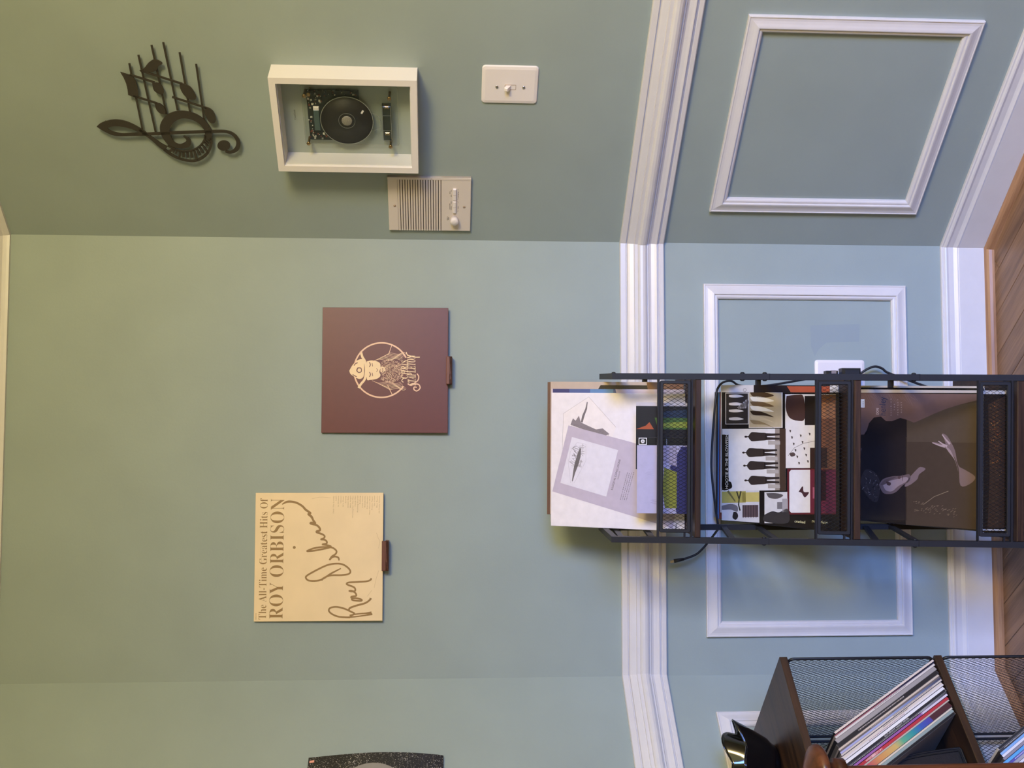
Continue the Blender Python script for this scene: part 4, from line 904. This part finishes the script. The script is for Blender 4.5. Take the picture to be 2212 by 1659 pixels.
MB().bbox(-.1525, .1525, 0, .060, -.003, 0, .0004, 'cfc8c2').build('card', 'print_gloss', r_); art(r_, c3_, pm='print_gloss')
# ------------------------------------------------------------------ wooden shelf with mesh ends along the left-hand wall
SX = -.217; SO0, SO1 = .052, .390
sh = thing('record_shelf', FL @ T(SX, 0, 0), 'dark rustic wood shelf with black mesh end panel', 'shelf')
BT = (.7065, .3690, .0440); LN = .90
for t in BT:
    m = MB(); m.bbox(-LN, 0, -.0165, 0, SO0, SO1, .001, None, T(0, t, 0)); m.build('shelf_board', 'rustic', sh)
def wire_loop(name, pts, r_=.0032):
    return MB().tube(pts+[pts[0], pts[1]], r_, 8, None, False).build(name, 'wire_black', sh)
for lo, hi in ((BT[1], BT[0]-.0165), (BT[2], BT[1]-.0165)):
    for xe in (-.004, -LN+.004):
        z0, z1 = .078, SO1-.003; y0, y1 = lo+.0035, hi-.0035
        q = rrect(z0, z1, y0, y1, .012, 4); f_ = wire_loop('end_wire', [(xe, p[1], p[0]) for p in q])
        Mx = frame(Vector((xe, 0, 0)), Vector((0, 0, 1)), Vector((0, 1, 0)), Vector((1 if False else -1, 0, 0)))
        m = MB(); mesh_strands(m, z0, z1, y0, y1, .0085, .0150, .0012, .0008, 0, Mx); tag(m.build('end_mesh', 'wire_black', f_), kind='stuff')
    q = rrect(-LN+.012, -.006, lo+.0035, hi-.0035, .012, 4); f_ = wire_loop('back_wire', [(p[0], p[1], SO0+.008) for p in q])
    m = MB(); mesh_strands(m, -LN+.012, -.006, lo+.004, hi-.004, .0085, .0150, .0012, .0008, SO0+.008); tag(m.build('back_mesh', 'wire_black', f_), kind='stuff')
for x in (-.008, -LN+.008):
    for z in (SO0+.012, SO1-.012): MB().tube([(x, .0005, z), (x, BT[2]-.016, z)], .007, 10).build('foot', 'wire_black', sh)

def leaning(board, x_first, phi, items, where):
    ph = math.radians(phi); tx, ty = -math.sin(ph), math.cos(ph); nx, ny = -math.cos(ph), -math.sin(ph); bx = x_first; first_ = True
    for i, (desc, thk, col, extra) in enumerate(items):
        thk *= .001
        if first_: Ax, Ay = bx, board+.0008+thk*math.sin(ph); first_ = False
        else: Ax, Ay = bx+tx*(thk*math.sin(ph)/math.cos(ph)), board+.0008+ty*(thk*math.sin(ph)/math.cos(ph))
        bx = Ax+nx*(thk+.0003)
        dep = .384-rnd.uniform(0, .004)
        Mw = FL @ T(Ax, Ay, dep) @ RZ(ph)              # local: y along the spine, -x thickness, z towards the room
        r_ = thing('record', Mw, desc+' '+where, 'record', 'records in the shelf')
        jc = rnd.choice(('3a3532', '26242a', '8a8078', 'cfc4b4', '55504c', '1d1c20')); m = MB(); m.box(-thk, 0, 0, LP, -LP, 0, jc); m.build('jacket', 'print_worn', r_)
        m = MB(); z = .0003; x0, x1 = -thk*.96, -thk*.04
        if isinstance(col, str): m.poly([(x0, .001), (x1, .001), (x1, LP-.001), (x0, LP-.001)], z, col)
        else:
            for k in range(len(col)-1):
                (ta, ca), (tb_, cb) = col[k], col[k+1]
                m.add([(x0, ta*LP, z), (x1, ta*LP, z), (x1, tb_*LP, z), (x0, tb_*LP, z)], [(0, 1, 2, 3)], [ca, ca, cb, cb])
        if extra:
            t, tc_, ya, yb = extra
        if extra and t == '~': m.marks((-thk*.3, yb*LP), (-thk*.3, ya*LP), -thk*.3, z+.0001, tc_, int((yb-ya)*85)+4, i)
        elif extra:
            V_, F_ = text2d(t); xm = max(v[0] for v in V_); ss_ = (yb-ya)*LP/xm; hs = min(ss_, thk*.55/.72)
            m.add([(-thk*.5-.36*hs+v[1]*hs, yb*LP-v[0]*ss_, z+.0001) for v in V_], F_, tc_)
        m.build('spine', 'print_worn', r_)
W_ = 'in the upper shelf'
UPPER = [('cream record spine nearest the mesh end', 4.5, 'd6c5b4', None), ('maroon record spine', 2.5, [(0, '2c2a3e'), (.35, '3a3048'), (.45, '8a4a56'), (1, '9a5a58')], None), ('white record spine beside the thick grey one', 4.5, 'd0c6ba', ('~', '4a4440', .30, .62)),
    ('thick grey record spine', 9, '9b938c', None), ('thick black record spine', 8, '24201f', ('~', 'b0a69c', .35, .8)), ('pale tan record spine', 4, 'cdb9a0', None), ('brown grey record spine', 3.5, '6a5f5a', ('~', 'b9aca0', .5, .7)),
    ('blue grey record spine', 4, [(0, '3c3a48'), (.3, '7480a0'), (.6, '9aa4c4'), (1, 'a9a6c8')], None), ('thin record spine with dark lettering', 3.5, 'c9bcae', ('~', '3a3634', .1, .5)), ('thick cream record spine', 5, 'd9c9b4', ('~', '6a5a50', .35, .6)),
    ('maroon lettered white record spine', 4, 'd9d0ca', ('~', '8a4a40', .4, .75)), ('bright white record spine', 6, 'e2ddd8', None), ('black record spine with white lettering', 5.5, '222126', ('SATURDAY NIGHT FEVER', 'd9d4d0', .38, .62)), ('black and grey record spine', 3.5, [(0, '3a393d'), (.25, '9a989a'), (.3, '232226'), (1, '1e1d20')], ('~', 'c9c4c0', .25, .95)),
    ('purple record spine', 4.5, [(0, 'd0c6cc'), (.25, 'c9b9c8'), (.27, '8f5590'), (1, '9a5f9c')], None), ('bright red record spine', 6, [(0, 'b03038'), (.7, 'b8343c'), (.75, 'd99a94'), (.8, 'b02f38'), (1, 'a82c36')], ('WEST SIDE STORY', 'e6d6cc', .66, .82)), ('torn white edged record spine', 3, 'b8a898', None),
    ('thick rainbow record spine', 12, [(0, '4a2426'), (.19, '4a2428'), (.20, '4a3f92'), (.30, '3a56a0'), (.38, '2f8a8a'), (.48, '5ba07a'), (.55, 'c9a860'), (.70, 'c98a50'), (.80, 'b8505a'), (.97, '9c2c3c'), (.975, '40201f'), (1, '3a1c1c')], None), ('thin cream record spine beside the rainbow one', 3.5, 'd3c4ac', None), ('pale teal record spine', 6, '8d9a92', None), ('black record spine nearest the zip case', 5, '17171a', None)]
leaning(BT[1], -.2235, 32.7, UPPER, W_)
LOWER = [('black record spine nearest the mesh end', 5, '26282c', None), ('dark speckled record spine', 5, '3c3b40', ('~', 'b9b6b2', .4, .95)), ('bright blue record spine', 5, [(0, '3a2a50'), (.4, '5078b8'), (.8, '78a4d4'), (1, '8ab0d8')], None), ('white record spine beside the blue one', 5, 'd8d6da', None), ('grey record spine with faint lettering', 5, '8f8790', ('~', '4a464e', .5, .7)),
    ('white and sky blue record spine', 6, [(0, 'd6d4da'), (.6, 'dcdade'), (.78, 'd6d4da'), (.79, '5aa4d4'), (1, '60a8d6')], ('LED ZEPPELIN', '5a5660', .45, .72)), ('violet record spine', 5, [(0, '6a68b0'), (.7, '7470b4'), (1, '4a4898')], ('~', 'd9d6e0', .6, .9)), ('silver grey record spine', 6, 'a09ea4', None), ('pale white record spine', 5, 'd4d2d6', None), ('mottled grey record spine', 5, '77757c', None),
    ('pale blue record spine', 5, [(0, '9aa8c4'), (1, 'b9c4d6')], ('~', '3a3e5a', .6, .8)), ('ivory record spine', 5, 'd0c6ba', None), ('dark blue record spine', 5, '363c62', ('~', 'd0d0dc', .7, .9)), ('black record spine with red lettering', 5, '2a2830', ('~', 'b06a60', .6, .9)), ('light grey record spine', 5, 'b4b2b6', None), ('brown record spine', 5, '6a5448', None), ('white record spine near the frame edge', 5, 'cfccd0', None), ('black record spine near the frame edge', 5, '202024', None)]
leaning(BT[2], -.262, 32.7, LOWER, 'in the lower shelf')
# zipped case beside the records
cs = [onplane(FL, 1820+X/5.643, 1400+Y/5.643, .36) for X, Y in ((1600, 1440), (1580, 1340), (1545, 1262), (1500, 1205), (1440, 1182), (1300, 1200), (1100, 1228), (900, 1262), (720, 1305), (620, 1370), (572, 1440))]
r = thing('zip_case', FL @ T(-.50, BT[1]+.0008, .36), 'black zipped disc wallet standing next to the leaning records', 'disc wallet')
q = [(p[0]+.50, p[1]-BT[1]-.0008) for p in cs]; low = [(-.16, .19), (-.19, .12), (-.18, .01), (-.17, 0), (.062, 0), (.068, .01)]
q = [p for p in q if p[1] > .0]; out = q+[(-.165, q[-1][1]-.01), (-.185, q[-1][1]-.05), (-.185, .012), (-.175, .0005), (q[0][0]-.004, .0005)]
m = MB(); m.prism(out, -.24, -.008); m.build('cover', 'leather', r)
cen = (sum(p[0] for p in out)/len(out), sum(p[1] for p in out)/len(out)); sc2 = lambda f: [(cen[0]+(p[0]-cen[0])*f, cen[1]+(p[1]-cen[1])*f) for p in out]
m = MB(); m.tube([(p[0], p[1], -.008) for p in sc2(.985)+sc2(.985)[:2]], .0022, 6, None, False); m.build('piping', 'zip_dark', r)
m = MB(); m.ring(sc2(.93), sc2(.90), -.0079, -.0055); m.build('zip', 'zip_dark', r)
m = MB(); m.prism(sc2(.88), -.0085, -.0065); m.build('pocket', 'leather', r)
# glossy black folded bowl on the shelf
def onlevel(x, y, z):
    d = FWD+RIGHT*((1659-y)-829.5)/F_PX-UPV*(x-1106)/F_PX; t = (z-CAM.z)/d.z; return CAM+d*t
bc = onlevel(1676, 1652, BT[0])
bowl = thing('folded_bowl', T(bc.x, bc.y, BT[0]+.0004), 'glossy black wavy folded bowl on top of the rustic shelf', 'bowl')
m = MB(); NT, NU = 72, 18; vs = []; fs = []
def bowl_pt(t, th, off=0.):
    lob = math.cos(5*(th+.05)); rr = .040+.013*min(1, t*5)+max(0, t-.15)*(.036+.017*lob)+off
    hh = .002+.083*t**1.05*(1+.10*lob*t) if t > 0 else 0
    return rr*math.cos(th), rr*math.sin(th), hh
ts = [k/NU for k in range(NU+1)]
prof = [(t, .0) for t in ts]+[(t, -.0022) for t in reversed(ts)]
for t, o in prof:
    for k in range(NT):
        x, y, z = bowl_pt(t, 2*math.pi*k/NT, o); vs.append((x, y, z if o == 0 else max(z, .003)))
nr_ = len(prof)
for i in range(nr_-1):
    for k in range(NT): fs.append((i*NT+k, i*NT+(k+1) % NT, (i+1)*NT+(k+1) % NT, (i+1)*NT+k))
fs += [tuple(range(NT-1, -1, -1)), tuple(range((nr_-1)*NT, nr_*NT))]
m.add(vs, fs, smooth=True); m.build('bowl', 'gloss_black', bowl)
m = MB(); m.tube([(*bowl_pt(1, 2*math.pi*k/NT, -.001),) for k in range(NT)]+[bowl_pt(1, 0, -.001), bowl_pt(1, 2*math.pi/NT, -.001)], .0016, 6, None, False); m.build('rim', 'gloss_black', bowl)
# turned brown post in front of the shelf, at the very edge of the frame
pc = CAM+(FWD+RIGHT*((1659-1674)-829.5)/F_PX-UPV*(1768-1106)/F_PX)*1.98
k = 1.98/F_PX
post = thing('turned_post', T(pc.x, pc.y, 0), 'polished brown turned wooden post with a flat round finial', 'post')
z0 = pc.z
MB().lathe([(.10, 0), (.10, .012), (.07, .02), (.03, .03), (.016, .05), (.0155, z0-.06), (.017, z0-.05)], 36).build('column', 'post_wood', post)
MB().lathe([(.017, z0-.05), (34*k, z0-.048), (34*k, z0-.030), (26*k, z0-.028), (26*k, z0-.012)], 36).build('collar', 'post_wood', post)
MB().lathe([(26*k, z0-.014), (46*k, z0-.012), (60*k, z0-.008), (65*k, z0), (60*k, z0+.009), (46*k, z0+.016), (24*k, z0+.024), (4*k, z0+.027)], 40).build('finial', 'post_wood', post)
# warm pendant lamp, above and to the right of the view
lm = thing('pendant_lamp', T(.72, -3.1, HC), 'brass pendant lamp hanging from the ceiling', 'lamp')
MB().lathe([(.06, -.014), (.06, -.0005)], 32).build('canopy', 'brass', lm)
MB().lathe([(.005, -.16), (.005, -.013)], 12).build('stem', 'brass', lm)
MB().lathe([(.03, -.19), (.03, -.16)], 24).build('socket', 'brass', lm)
